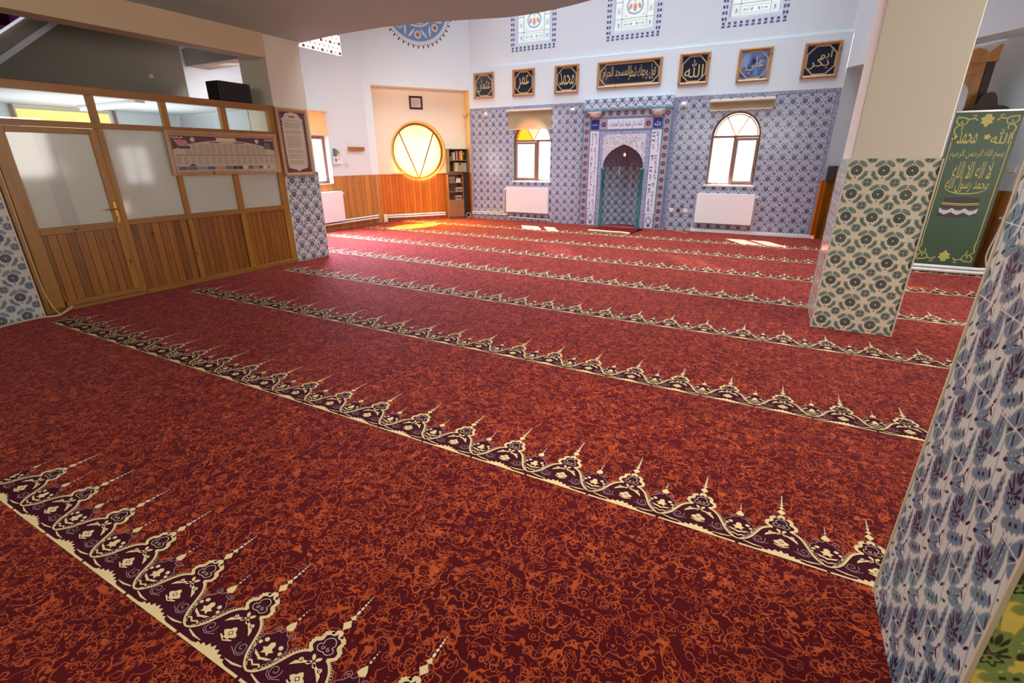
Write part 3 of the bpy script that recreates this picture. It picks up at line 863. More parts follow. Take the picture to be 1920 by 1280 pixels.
# ------------------------------------------------------------------ framed boards
PAPER = plain('cream printed paper', rgb(212, 194, 168), .45, var=.03)
MAROON = plain('maroon printed paper', rgb(104, 56, 64), .45, var=.05)
INK = plain('grey brown printed text', rgb(160, 140, 122), .5, var=.05)
INKD = plain('dark printed text', rgb(104, 74, 66), .5, var=.05)
PH = [plain('printed photo %s' % n, c, .45, var=.35, scale=40) for n, c in (('blue', rgb(98, 104, 132)), ('slate', rgb(112, 112, 120)), ('sky', rgb(150, 156, 176)), ('tan', rgb(186, 156, 116)), ('dark', rgb(72, 68, 62)), ('pink', rgb(196, 136, 138)), ('cream', rgb(226, 210, 182)))]
def frame_bars(w_, h_, bw, d0, d1, m=0):
    b = MB()
    o = [(-w_ / 2, 0), (w_ / 2, 0), (w_ / 2, h_), (-w_ / 2, h_)]; i = [(-w_ / 2 + bw, bw), (w_ / 2 - bw, bw), (w_ / 2 - bw, h_ - bw), (-w_ / 2 + bw, h_ - bw)]
    for k in range(4):
        j = (k + 1) % 4
        q = [o[k], o[j], i[j], i[k]]
        # bevelled bar: outer edge lower than the middle ridge
        mid0 = tuple((o[k][d] * .55 + i[k][d] * .45) for d in (0, 1)); mid1 = tuple((o[j][d] * .55 + i[j][d] * .45) for d in (0, 1))
        vs = [(o[k][0], d1, o[k][1]), (o[j][0], d1, o[j][1]), (o[j][0], d0 * .8, o[j][1]), (o[k][0], d0 * .8, o[k][1]), (mid0[0], d0, mid0[1]), (mid1[0], d0, mid1[1]), (i[k][0], d0 * .55, i[k][1]), (i[j][0], d0 * .55, i[j][1]), (i[k][0], d1, i[k][1]), (i[j][0], d1, i[j][1])]
        b.add(vs, [(0, 1, 2, 3), (3, 2, 5, 4), (4, 5, 7, 6), (6, 7, 9, 8)], m)
    return b
def textrows(g, x0, x1, z0, z1, n, m, y, ragged=.3, lw=.5):
    for k in range(n):
        z = z1 - (z1 - z0) * (k + .5) / n
        a = x0
        end = x1 - random.random() * ragged * (x1 - x0)
        while a < end - .004:
            l = min(end - a, random.uniform(.03, .09) * max(.5, (x1 - x0)))
            g.rect(a, a + l, z - (z1 - z0) / n * lw / 2, z + (z1 - z0) / n * lw / 2, y, m); a += l + .007
bb = thing('notice_board', 'wide framed printed board with maroon header and photo strip, hung on the partition', 'notice board', (-6.872, 4.477, 1.40), PI / 2)
bw, bh = 1.58, .545
frame_bars(bw, bh, .055, -.028, 0).build('frame', W_LIGHT, bb)
g = MB(); g.rect(-bw / 2 + .03, bw / 2 - .03, .03, bh - .03, -.006, 0)
X0, X1, Z0, Z1 = -bw / 2 + .06, bw / 2 - .06, .06, bh - .06
hdr = [(X0, Z1), (X0, Z1 - .17)] + [(X0 + .10 + (X1 - X0 - .2) * t, Z1 - .13 + .085 * math.sin(PI * t) ** .8) for t in [i / 24 for i in range(25)]] + [(X1, Z1 - .17), (X1, Z1)]
g.poly(hdr, -.007, 1)
for s in (-1, 1): g.disc(s * .46, Z1 - .045, .04, None, -.0085, 4, 16); g.disc(s * .46, Z1 - .045, .026, None, -.009, 7 + 3, 12)
g.rect(-.14, .14, Z1 - .055, Z1 - .012, -.008, 10); g.rect(-.24, -.10, Z1 - .078, Z1 - .066, -.008, 3); g.rect(.10, .26, Z1 - .078, Z1 - .066, -.008, 3)
for k in range(14):
    x = X0 + .16 + k * (X1 - X0 - .28) / 14
    textrows(g, x, x + .072, .265, .375 + .02 * math.sin(PI * k / 13), 12, 2, -.008)
for k in range(16):
    x = X0 + .02 + k * (X1 - X0 - .02) / 16
    textrows(g, x, x + .07, .135, .235, 11, 2, -.008)
g.rect(X0 + .01, X1 - .01, .248, .256, -.008, 3)
x = X0 + .02
for k, (wd, c) in enumerate([(.11, 0), (.14, 1), (.12, 2), (.12, 0), (.08, 3), (.06, 3), (.10, 1), (.08, 4), (.08, 4), (.08, 6), (.08, 1), (.09, 5), (.07, 0), (.07, 6), (.05, 5)]):
    g.rect(x, x + wd - .006, .068, .112, -.008, 4 + c); x += wd
g.poly([(X0 + .16, .118), (X0 + .26, .118), (X0 + .21, .148)], -.0085, 8)
g.poly([(X0 + .03, Z1 - .05), (X0 + .18, Z1 - .05), (X0 + .22, Z1 - .13), (X0 + .08, Z1 - .13)], -.0085, 9); g.rect(X0 + .07, X0 + .22, Z1 - .155, Z1 - .125, -.009, 8)
for k in range(5): g.disc(X0 + .02 + k * .03, Z1 - .02 - .008 * (k % 2), .012, None, -.0088, 10, 8, 0, 4, .3); g.disc(X1 - .02 - k * .028, Z1 - .02 - .008 * (k % 2), .012, None, -.0088, 10, 8, 0, 4, .3)
g.rect(X1 - .16, X1 - .06, Z1 - .145, Z1 - .055, -.009, 8); g.rect(X1 - .145, X1 - .075, Z1 - .13, Z1 - .07, -.0095, 6); g.rect(X1 - .13, X1 - .09, Z1 - .12, Z1 - .08, -.0098, 8)
g.build('printed_sheet', [PAPER, MAROON, INK, INKD] + PH, bb)
vb = thing('notice_board', 'tall framed text board with maroon ornamental border, hung on the left pillar', 'notice board', (-6.872, 5.612, 1.345), PI / 2)
bw, bh = .575, .985
frame_bars(bw, bh, .055, -.028, 0).build('frame', W_LIGHT, vb)
g = MB(); g.rect(-bw / 2 + .03, bw / 2 - .03, .03, bh - .03, -.006, 1)
hw = bw / 2 - .055
pan = smoothpts([(0, .955), (.03, .925), (.09, .915), (.13, .89), (.155, .85), (.19, .84), (.19, .80), (.165, .78), (.19, .74), (.19, .20), (.165, .16), (.19, .145), (.14, .115), (.06, .10), (0, .07)], 3)
g.poly([(-x, z) for x, z in pan] + list(reversed(pan)), -.007, 0)
g.rib(pan, .006, -.0075, 2); g.rib([(-x, z) for x, z in pan], .006, -.0075, 2)
for s in (-1, 1):
    for z in [.12 + .05 * k for k in range(17)]: g.disc(s * .208, z, .007, .012, -.0075, 2, 8, .6 * s)
g.rect(-.055, .055, .855, .875, -.0085, 3)
for b_, n_ in ((.80, 1), (.70, 5), (.62, 3), (.53, 4), (.42, 6), (.34, 3), (.26, 4), (.17, 4)): textrows(g, -.155, .155, b_ - .0, b_ + .016 * n_ + .006, n_, 2, -.0085, .15, .42)
g.build('printed_sheet', [PAPER, MAROON, INK, INKD], vb)

# ------------------------------------------------------------------ windows
def litglass(n, tint, glowc, st): return pane(n, tint, glowc, st)
G_WHITE = pane('bright window glass', (.95, .95, .95), (1, 1, 1), 1.5)
G_YELLOW = pane('yellow window glass', (.05, .03, .0), (1, .28, .015), 3.0)
G_FANW = pane('white fan light glass', (.05, .05, .05), (1, .98, .92), 3.0)
G_PALE = pane('pale yellow window glass', (.05, .04, .02), (1, .36, .19), 3.0)
LEAD = plain('golden yellow glazing bar', rgb(222, 164, 34), .4, var=.05)
def fan_window(name, label, x0, x1, z0, zs, zt, mull, casement, panes):
    t = thing(name, label, 'window', ((x0 + x1) / 2, 12.09, z0), kind='structure')
    cx = (x0 + x1) / 2; hw = (x1 - x0) / 2; h = zt - z0; sp_ = zs - z0
    o = arch(-hw, hw, 0, sp_, h); fw = .038
    i_ = arch(-hw + fw, hw - fw, fw, sp_, h - fw)
    m = MB(); m.prism(o, 0, .06, 0, [i_])
    m.box(-hw, hw, -.004, .05, sp_ - .022, sp_ + .022); mc = mull - cx
    m.box(mc - .024, mc + .024, -.004, .05, fw, sp_); m.build('window_frame', W_WIN, t)
    a, b = casement[0] - cx, casement[1] - cx
    m = MB(); m.prism([(a, .03), (b, .03), (b, sp_ - .03), (a, sp_ - .03)], -.03, .02, 0, [[(a + .048, .078), (b - .048, .078), (b - .048, sp_ - .078), (a + .048, sp_ - .078)]]); m.build('casement', W_WIN, t)
    m = MB(); m.rect(-hw + .02, hw - .02, .02, sp_, .035, 0); m.build('pane', panes[0], t)
    # three fan lights
    for k in range(3):
        a0, a1 = PI * k / 3, PI * (k + 1) / 3
        pts = [(0, sp_)] + [((hw - .02) * math.cos(a0 + (a1 - a0) * q / 8), sp_ + (h - sp_ - .02) * math.sin(a0 + (a1 - a0) * q / 8)) for q in range(9)]
        m = MB(); m.poly(pts, .035, 0); m.build('fan_pane', panes[3 - k], t)
    m = MB()
    for a_ in (PI / 3, 2 * PI / 3): m.tube([(0, .03, sp_), ((hw - .03) * math.cos(a_), .03, sp_ + (h - sp_ - .03) * math.sin(a_))], .011, 0, 6)
    rim = [((hw - .062) * math.cos(PI * q / 28), .03, sp_ + (h - sp_ - .062) * math.sin(PI * q / 28)) for q in range(29)]
    m.tube(rim, .012, 0, 6); m.build('glazing_bar', LEAD, t)
    # sloping stone sill
    return t
t = fan_window('window_1', 'arched window left of the prayer niche, half covered by a blind', -6.355, -5.295, 1.045, 2.02, 2.515, -5.69, (-6.33, -5.72), [G_WHITE, G_YELLOW, G_PALE, G_FANW])
t = fan_window('window_2', 'arched window right of the prayer niche with yellow edged fan light', -1.495, -.535, 1.045, 2.02, 2.515, -1.02, (-1.0, -.555), [G_WHITE, G_FANW, G_FANW, G_FANW])
STONE = plain('pale marble sill', rgb(226, 226, 232), .3, var=.05, scale=4)
for k, (x0, x1) in enumerate(((-6.36, -5.29), (-1.52, -.52))):
    m = MB(); m.box(x0 - .02, x1 + .02, -.03, .16, 1.0, 1.042, 0, .006); m.build('trim_sill' if k == 0 else 'trim_sill', STONE, None, (0, 12, 0), kind='structure')

BLIND = None
def blindmat():
    m, nt, bs = newmat('cream roller blind fabric')
    w1 = noise(coords('Object'), 60, 2)
    setc(bs, cmix(rgb(214, 204, 184), rgb(230, 220, 198), w1)); bs.inputs['Roughness'].default_value = .8
    tr = nt.nodes.new('ShaderNodeBsdfTranslucent'); tr.inputs[0].default_value = (.95, .88, .68, 1)
    x = nt.nodes.new('ShaderNodeMixShader'); x.inputs[0].default_value = .7
    nt.links.new(bs.outputs[0], x.inputs[1]); nt.links.new(tr.outputs[0], x.inputs[2]); nt.links.new(x.outputs[0], nt.nodes['Material Output'].inputs[0])
    return m
BLIND = blindmat()
def roller(label, x, y, z, rz, w_, drop, group=None):
    t = thing('roller_blind', label, 'blind', (x, y, z), rz, group)
    m = MB(); m.box(-w_ / 2, w_ / 2, -.085, -.006, -.05, 0.0, 0, .01); m.build('cassette', CREAMP, t)
    m = MB(); m.box(-w_ / 2 + .02, w_ / 2 - .02, -.022, -.020, -drop, -.03); m.build('fabric', BLIND, t)
    m = MB(); m.box(-w_ / 2 + .02, w_ / 2 - .02, -.030, -.014, -drop - .014, -drop + .006, 0, .004); m.build('bottom_bar', CREAMP, t)
    return t
roller('roller blind half drawn over the arched window left of the prayer niche', -5.89, 12, 2.76, 0, 1.26, .46)
roller('roller blind rolled up above the arched window right of the prayer niche', -.995, 12, 2.74, 0, 1.25, .20)
roller('yellow lit roller blind at the side wall window beyond the left pillar', -9.275, 8.02, 2.62, PI / 2, .96, .52)

# side wall window beyond the left pillar
t = thing('window_3', 'tall window in the left wall, mostly hidden by the left pillar', 'window', (-9.42, 8.06, 1.06), PI / 2, kind='structure')
m = MB(); m.prism([(-.44, 0), (.44, 0), (.44, 1.52), (-.44, 1.52)], 0, .06, 0, [[(-.38, .06), (-.02, .06), (-.02, .96), (-.38, .96)], [(.05, .06), (.38, .06), (.38, .96), (.05, .96)], [(-.38, 1.04), (.38, 1.04), (.38, 1.46), (-.38, 1.46)]]); m.build('window_frame', W_WIN, t)
m = MB(); m.rect(-.42, .42, .02, 1.0, .03); m.build('pane', G_WHITE, t)
m = MB(); m.rect(-.42, .42, 1.0, 1.5, .03); m.build('fan_pane', G_YELLOW, t)

# office window behind the partition, its sunlit yellow blind shows through the clear top lights
t = thing('window_10', 'office window with a sunlit yellow blind, seen through the clear panes of the partition', 'window', (-9.275, 3.72, 1.1), PI / 2, kind='structure')
m = MB(); m.box(-.62, .62, -.03, 0, 1.205, 1.225); m.box(-.62, -.58, -.02, 0, 0, 1.2); m.box(.58, .62, -.02, 0, 0, 1.2); m.box(-.62, .62, -.02, 0, 0, .04); m.build('window_frame', W_WIN, t)
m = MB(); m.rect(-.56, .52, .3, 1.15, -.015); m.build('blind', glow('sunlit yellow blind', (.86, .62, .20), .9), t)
m = MB(); m.rect(-.58, .58, .04, .3, -.008); m.build('pane', G_WHITE, t)
t = thing('ceiling_light', 'fluorescent ceiling light inside the office, seen through the clear partition panes', 'ceiling light', (-8.1, 3.75, 2.24), 0)
m = MB(); m.box(-.75, .75, -.06, .06, .03, .064, 0, .004); m.build('housing', WHITE, t)
for s in (-1, 1):
    m = MB(); m.tube([(-.72, s * .03, .012), (.72, s * .03, .012)], .014); m.build('tube', glow('fluorescent tube', (.95, .98, 1), 3.0), t)
# round yellow window
def roundglass():
    m, nt, bs = newmat('round amber glass'); nt.nodes.remove(bs)
    x, y, z = sep(coords('Object')); r = hyp(x, z)
    f = X.op('MULTIPLY_ADD', r, 3.2, -1.35, clamp=True); f = X.op('MULTIPLY_ADD', noise(coords('Object'), 3, 2) - .5, .5, f, clamp=True)
    up = X.op('MULTIPLY_ADD', z, 1.6, .2 - .55, clamp=True); f = mx(f * f, up * .75)
    t_ = nt.nodes.new('ShaderNodeBsdfTransparent'); e = nt.nodes.new('ShaderNodeEmission'); a = nt.nodes.new('ShaderNodeAddShader')
    t_.inputs[0].default_value = (1, .72, .10, 1)
    nt.links.new(cmix((1, .90, .62), (1, .62, .05), f), e.inputs[0]); e.inputs[1].default_value = 1.45  # paler emission in the middle imitates overexposed amber glass
    nt.links.new(t_.outputs[0], a.inputs[0]); nt.links.new(e.outputs[0], a.inputs[1]); nt.links.new(a.outputs[0], nt.nodes['Material Output'].inputs[0])
    return m
YELFR = plain('amber brown window frame', rgb(132, 92, 22), .45, var=.05)
rw_c = PL + NL * (RECL + .10) + UL * -1.37
t = thing('window_4', 'round amber window with two bars forming a V, in the corner wall', 'window', (rw_c.x, rw_c.y, 1.78), A_L, kind='structure')
m = MB(); m.prism(circle(0, 0, .712, 56), 0, .06, 0, [list(reversed(circle(0, 0, .655, 56)))]); m.build('window_frame', YELFR, t)
m = MB(); m.poly(circle(0, 0, .69, 56), .03); m.build('pane', roundglass(), t)
m = MB()
for a_ in (R(52), R(128)): m.tube([(.02 * (1 if a_ < 1.5 else -1), .02, -.66), (.665 * math.cos(a_ - .12 * (1 if a_ < 1.5 else -1)), .02, .665 * math.sin(a_) - .05)], .016, 0, 6)
m.build('glazing_bar', YELFR, t)
m = MB(); m.ring(0, 0, .71, .755, -.122, 0, 64); m.build('outer_moulding', plain('yellow cream moulding', rgb(226, 182, 96), .5), t)
# yellow ledge pieces of the wainscot cap at the round window
m = MB(); m.box(-2.14, -1.82, -.05, .0, 1.215, 1.245, 0, .004); m.box(-.92, -.02, -.06, .0, 1.215, 1.245, 0, .004)
m.build('trim_ledge', WARMY, None, PL + NL * RECL, A_L, kind='structure')

# ------------------------------------------------------------------ upper stained glass windows
BLUE = plain('painted blue ornament', rgb(86, 100, 156), .6, var=.2, scale=30)
BLUED = plain('painted dark blue ornament', rgb(60, 70, 122), .6, var=.2, scale=30)
ST = dict(w=pane('stained glass white', (.04, .04, .04), (.93, 1, 1), .95), b=pane('stained glass blue', (.02, .03, .05), (.40, .50, .82), .75), r=pane('stained glass red', (.03, .01, .01), (.86, .42, .38), .8),
          y=pane('stained glass yellow', (.04, .03, .01), (.98, .80, .45), .85), g=pane('stained glass green', (.01, .03, .03), (.52, .76, .74), .75))
CAME = plain('white plaster tracery', rgb(214, 216, 226), .7, var=.03)
def stained(name, label, cx):
    t = thing(name, label, 'window', (cx, 12.0, 4.05), kind='structure')
    W_, Hh = .60, 1.80
    # painted border of little blue leaves on the wall around it
    m = MB()
    def mot(x, z, ang):
        c, s = math.cos(ang), math.sin(ang)
        def q(pts): return [(x + a * c - b * s, z + a * s + b * c) for a, b in pts]
        m.poly(q([(-.035, -.05), (.03, -.05), (.035, -.02), (.0, -.01), (-.03, -.02)]), .0285, 0)
        m.poly(q([(-.028, .0), (.0, .005), (.03, .0), (.022, .03), (.035, .05), (-.005, .042), (-.035, .05), (-.018, .028)]), .0285, 1)
    n = 11
    for k in range(n): mot(-W_ + .05 + (2 * W_ - .1) * k / (n - 1), .05, 0)
    for k in range(1, 14):
        for s in (-1, 1): mot(s * (W_ - .05), .05 + .105 * k, -s * PI / 2)
    for k in range(1, 12):
        a = PI * k / 12; mot((W_ - .05) * math.cos(a), 1.42 + .55 * math.sin(a), a - PI / 2 + PI)
    m.build('painted_border', [BLUE, BLUED], t)
    g = MB(); hw = .455
    o = arch(-hw, hw, .16, 1.25, 1.70); i_ = arch(-hw + .035, hw - .035, .195, 1.25, 1.665)
    g.prism(o, .06, .12, 0, [i_])
    for x in (-.27, .27): g.box(x - .008, x + .008, .075, .11, .19, 1.3)
    for z in (.40, ): g.box(-hw + .03, hw - .03, .075, .11, z - .008, z + .008)
    for z in (.72, 1.04):
        for s in (-1, 1): g.box(s * .35 - .08, s * .35 + .08, .075, .11, z - .008, z + .008)
    g.build('tracery', CAME, t)
    p = MB(); p.poly(arch(-hw + .01, hw - .01, .17, 1.25, 1.69), .10, 0)
    C = 'wbryg'
    def el(x, z, rx, rz, c, ang=0, n_=12): p.disc(x, z, rx, rz, .094, C.index(c), n_, ang)
    for s in (-1, 1):
        for k, z in enumerate((.295, .56, .88, 1.18)):
            p.rect(s * .345 - .05, s * .345 + .05, z - (.06 if k == 0 else .12), z + (.06 if k == 0 else .12), .096, C.index('w'))
            p.rib([(s * .345 - .048, z - .06), (s * .345 + .048, z - .06), (s * .345 + .048, z + .06), (s * .345 - .048, z + .06)], .010, .095, C.index('g'), True)
            el(s * .345, z, .022, .04, 'bgyr'[k]); el(s * .345, z - .035, .028, .012, 'g', .5)
    p.rib([(-.24, .235), (.24, .235), (.24, .355), (-.24, .355)], .010, .095, C.index('g'), True)
    for k in range(7): el(-.19 + .063 * k, .295, .020, .032, 'gybwbyg'[k], .5 * (k - 3)); 
    # vase of flowers in the middle field
    for s in (-1, 1):
        p.rib(smoothpts([(0, .48), (s * .12, .52), (s * .17, .64), (s * .12, .74), (s * .03, .78)], 4), .03, .095, C.index('b'))
        p.rib(smoothpts([(s * .04, .80), (s * .14, .86), (s * .18, .98), (s * .08, 1.04)], 4), .022, .095, C.index('y'))
        el(s * .10, .62, .035, .06, 'r', s * .4); el(s * .06, .94, .03, .05, 'b', s * .5); el(s * .16, 1.14, .03, .06, 'g', s * .6); el(s * .08, 1.26, .03, .06, 'b', s * .3)
        el(s * .20, .46, .03, .018, 'y', s * .5)
    el(0, .60, .04, .08, 'r'); el(0, .74, .03, .05, 'y'); el(0, .90, .035, .07, 'r'); el(0, 1.10, .04, .08, 'b'); el(0, 1.32, .04, .07, 'y')
    p.build('pane', [ST[c] for c in C], t)
stained('window_5', 'left stained glass upper window with blue painted border', -5.835)
stained('window_6', 'middle stained glass upper window above the wide calligraphy panel', -3.415)
stained('window_7', 'right stained glass upper window with blue painted border', -1.01)
# round medallion high on the corner wall
OCH = plain('ochre rosette', rgb(176, 130, 70), .6, var=.1); PLUM = plain('dark plum ornament', rgb(92, 68, 92), .6, var=.2); PALEG = plain('pale leaf ornament', rgb(198, 210, 214), .6, var=.04)
mc = PL + UL * -1.3
t = thing('window_8', 'round stained glass medallion with blue floral ring, high on the corner wall', 'window', (mc.x, mc.y, 5.05), A_L, kind='structure')
m = MB(); m.ring(0, 0, .40, .80, -.004, 0, 64); m.ring(0, 0, .42, .46, -.006, 1, 64); m.ring(0, 0, .76, .80, -.006, 1, 64)
for k in range(8):
    a = 2 * PI * k / 8 + PI / 2 + PI; m.disc(.62 * math.cos(a), .62 * math.sin(a), .085, None, -.006, 1, 16); m.disc(.62 * math.cos(a), .62 * math.sin(a), .055, None, -.008, 2, 14, 0, 7, .12); m.disc(.62 * math.cos(a), .62 * math.sin(a), .022, None, -.009, 3, 10)
    for s in (-1, 1):
        b0 = a + s * .12; pts = [((.50 + .22 * q) * math.cos(b0 + s * .22 * q ** .7), (.50 + .22 * q) * math.sin(b0 + s * .22 * q ** .7)) for q in [i / 8 for i in range(9)]]
        m.rib(pts, [.01 + .045 * math.sin(PI * i / 8) for i in range(9)], -.006, 1)
for k in range(44):
    a = 2 * PI * k / 44; m.disc(.875 * math.cos(a), .875 * math.sin(a), .045, .020, -.004, 3, 8, a); m.disc(.845 * math.cos(a + .07), .845 * math.sin(a + .07), .016, None, -.004, 3, 6)
m.build('painted_ring', [plain('painted mid blue ring', rgb(106, 132, 182), .6, var=.15, scale=20), PALEG, OCH, PLUM], t)
m = MB(); m.poly(circle(0, 0, .40, 40), -.003, 0); 
for k in range(6):
    a = PI / 6 + PI * k / 3; m.poly([(.26 * math.cos(a) + .085 * math.cos(2 * PI * q / 6), .26 * math.sin(a) + .085 * math.sin(2 * PI * q / 6)) for q in range(6)], -.006, 1)
    m.disc(.36 * math.cos(a + PI / 6), .36 * math.sin(a + PI / 6), .022, None, -.006, 2, 8)
m.poly([(.085 * math.cos(2 * PI * q / 6), .085 * math.sin(2 * PI * q / 6)) for q in range(6)], -.006, 1)
m.build('pane', [CAME, glow('lit honeycomb glass', (1, .96, .8), 1.1), glow('lit amber glass', (1, .75, .35), 1.0)], t)
# latticed window high in the left wall
t = thing('window_9', 'white lattice upper window with amber dots, high on the left wall', 'window', (-9.28, 8.495, 3.78), PI / 2, kind='structure')
m = MB(); m.rect(-.745, .745, 0, 1.42, .05, 0)
for r_ in range(7):
    z = .05 + .19 * r_
    for k in range(6):
        x = .70 - .25 * k
        if r_ in (0, 1, 6) or k in (0, 5): m.disc(x, z, .038, .030, .044, 1, 10)
        if k < 5: m.disc(x - .125, z + .0, .018, .022, .044, 2, 8)
        m.disc(x - .06, z + .095, .030, .014, .044, 3, 8, .7); m.disc(x - .19, z + .095, .030, .014, .044, 3, 8, -.7)
m.build('pane', [glow('lit white lattice', (.96, .96, .94), .72), plain('amber lattice dot', rgb(150, 96, 36), .5, var=.2), plain('grey lattice dot', rgb(170, 176, 176), .5), plain('pale lattice leaf', rgb(214, 218, 218), .5)], t)
# ------------------------------------------------------------------ calligraphy plates on the qibla wall
GOLD = plain('gold lettering', rgb(204, 184, 134), .35, .25, var=.1, scale=30)
GOLDB = plain('dull gold band', rgb(186, 166, 122), .4, .15, var=.1, scale=30)
def navy():
    m, nt, bs = newmat('navy glazed panel'); setc(bs, cmix(rgb(28, 32, 48), rgb(46, 52, 70), noise(coords('Object'), 8, 3)))
    bs.inputs['Roughness'].default_value = .12; return m
NAVY = navy()
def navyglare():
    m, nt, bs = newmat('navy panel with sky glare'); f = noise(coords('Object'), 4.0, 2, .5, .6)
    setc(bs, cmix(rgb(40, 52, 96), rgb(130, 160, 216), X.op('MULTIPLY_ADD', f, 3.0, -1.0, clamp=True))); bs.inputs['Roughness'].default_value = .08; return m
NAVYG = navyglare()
def plate(label, cx, z0, w_, h_, txt, tz, panel=None, tilt=0):
    t = thing('calligraphy_plate', label, 'calligraphy plate', (cx, 11.995, z0), 0, 'gold calligraphy plates along the front wall')
    frame_bars(w_, h_, .055, -.04, 0).build('frame', W_PLATE, t)
    m = MB(); m.rect(-w_ / 2 + .03, w_ / 2 - .03, .03, h_ - .03, -.008); m.build('panel', panel or NAVY, t)
    m = MB(); c = .13; a, b = w_ / 2 - .068, .068; q = h_ - .068
    m.rib([(-a + c, b), (a - c, b), (a, b + c), (a, q - c), (a - c, q), (-a + c, q), (-a, q - c), (-a, b + c)], .026, -.0105, 0, True); m.build('octagon_band', GOLDB, t)
    m = MB()
    for tx, x0, x1, za, zb in txt: m.text(tx, x0, x1, za, zb, -.012, 0, 0, tz)
    m.build('lettering', GOLD, t)
    return t
S = .19
plate('far left square calligraphy plate, next to the corner wall', -7.21, 3.06, .61, .60, [(ar('عثمان'), -S, S, .15, .46)], False)
plate('second square calligraphy plate from the left, above the half drawn blind', -6.06, 3.06, .61, .60, [(ar('عمر'), -S * .8, S * .8, .15, .46)], False)
plate('square calligraphy plate just left of the wide calligraphy panel', -4.91, 3.06, .61, .60, [(ar('محمد'), -S, S, .17, .45)], False)
plate('wide calligraphy panel in the middle above the prayer niche', -3.42, 3.10, 1.46, .545, [(ar('المسجد الحرام'), -.60, .02, .13, .43), (ar('فول وجهك شطر'), .0, .60, .13, .43)], False)
plate('square calligraphy plate just right of the wide calligraphy panel', -2.02, 3.055, .61, .60, [('\uFDF2', -S, S, .14, .47)], False)
plate('square calligraphy plate with bluish glare, above the rolled up blind', -.865, 3.035, .61, .605, [(ar('علي'), -S * .8, S * .9, .15, .46)], False, NAVYG)
plate('far right square calligraphy plate, beside the free standing pillar', .285, 3.025, .61, .61, [(ar('ابو'), -.02, .17, .30, .46), (ar('بكر'), -S, .14, .15, .36)], False)

# ------------------------------------------------------------------ prayer niche
MX = -3.39
mh = thing('prayer_niche', 'tiled prayer niche with arched recess, calligraphy bands and green columns', 'prayer niche', (MX, 12, 0))
PINK = plain('coral speckled border tile', rgb(176, 152, 158), .3, var=.3, scale=46); WTILE = plain('white band tile', rgb(220, 220, 232), .2, var=.03)
def floral(name, c0, c1, c2, sc):
    m, nt, bs = newmat(name); o = coords('Object'); d = vor(o, sc); n_ = noise(o, sc * .8, 2, .5, 1.5)
    col = cmix(c0, c1, below(ab(fr(n_ * 4.0) - .5), .12, .08)); col = cmix(col, c2, below(d, .24, .1)); setc(bs, col); bs.inputs['Roughness'].default_value = .2; return m
SPAN = floral('white floral spandrel tile', rgb(216, 214, 222), rgb(150, 150, 172), rgb(196, 160, 130), 15)
VIOL = floral('violet floral border tile', rgb(150, 148, 186), rgb(196, 198, 218), rgb(92, 84, 134), 24)
DOME = floral('violet niche vault tile', rgb(146, 134, 156), rgb(110, 100, 132), rgb(84, 74, 110), 16)
T_HEAD = tile_flower('large blue flower header tile', rgb(212, 216, 228), rgb(112, 146, 178), rgb(46, 54, 92), rgb(120, 138, 164), .206, 0, .66)
T_NICHE = tile_flower('blue flower niche tile', rgb(196, 202, 214), rgb(108, 140, 166), rgb(48, 54, 90), rgb(116, 134, 160), .205, 0, .02)
GREEN = plain('bottle green glazed column', rgb(24, 104, 96), .18, var=.15, scale=12)
NAVYT = plain('navy tile lettering', rgb(62, 62, 112), .4, var=.1); COBALT = plain('cobalt blue tile', rgb(50, 52, 138), .2, var=.1)
FR = -.06
g = MB(); nich = [(x - MX, z) for x, z in NICHE]
g.prism([(-1.03, 0), (1.03, 0), (1.03, 2.66), (-1.03, 2.66)], FR, 0, 0, [nich]); g.build('surround', VIOL, mh)
m = MB(); m.box(-1.03, 1.03, FR - .03, 0, 2.665, 2.88); m.build('header', T_HEAD, mh)
m = MB()
for s in (-1, 1):
    for a, b, z0, z1 in ((1.005, 1.035, 0, 2.665), (.842, .868, 0, 2.50)):
        m.box(min(s * a, s * b), max(s * a, s * b), FR - .008, FR, z0, z1)
    m.box(min(s * .602, s * .618), max(s * .602, s * .618), FR - .006, FR, 0, 2.23)
m.box(-1.03, 1.03, FR - .03, FR, 2.63, 2.667); m.box(-.86, .86, FR - .008, FR, 2.475, 2.50); m.box(-.86, .86, FR - .008, FR, 2.205, 2.225)
m.build('teal_edging', C_TEAL, mh)
m = MB()
for s in (-1, 1): m.box(min(s * .87, s * 1.003), max(s * .87, s * 1.003), FR - .004, FR, 0, 2.63)
m.box(-.87, .87, FR - .004, FR, 2.502, 2.63)
for s in (-1, 1): m.box(min(s * .44, s * .60), max(s * .44, s * .60), FR - .004, FR, 2.23, 2.44)
def ros(x, z, r=.05): m.disc(x, z, r, None, FR - .0055, 1, 14, 0, 7, .12); m.disc(x, z, r * .35, None, FR - .0065, 0, 8)
for s in (-1, 1):
    for k in range(15): ros(s * .936, .07 + .176 * k)
    ros(s * .52, 2.335, .055)
for k in range(9): ros(-.74 + .185 * k, 2.566)
m.build('coral_border', [PINK, plain('navy rosette', rgb(58, 58, 100), .3)], mh)
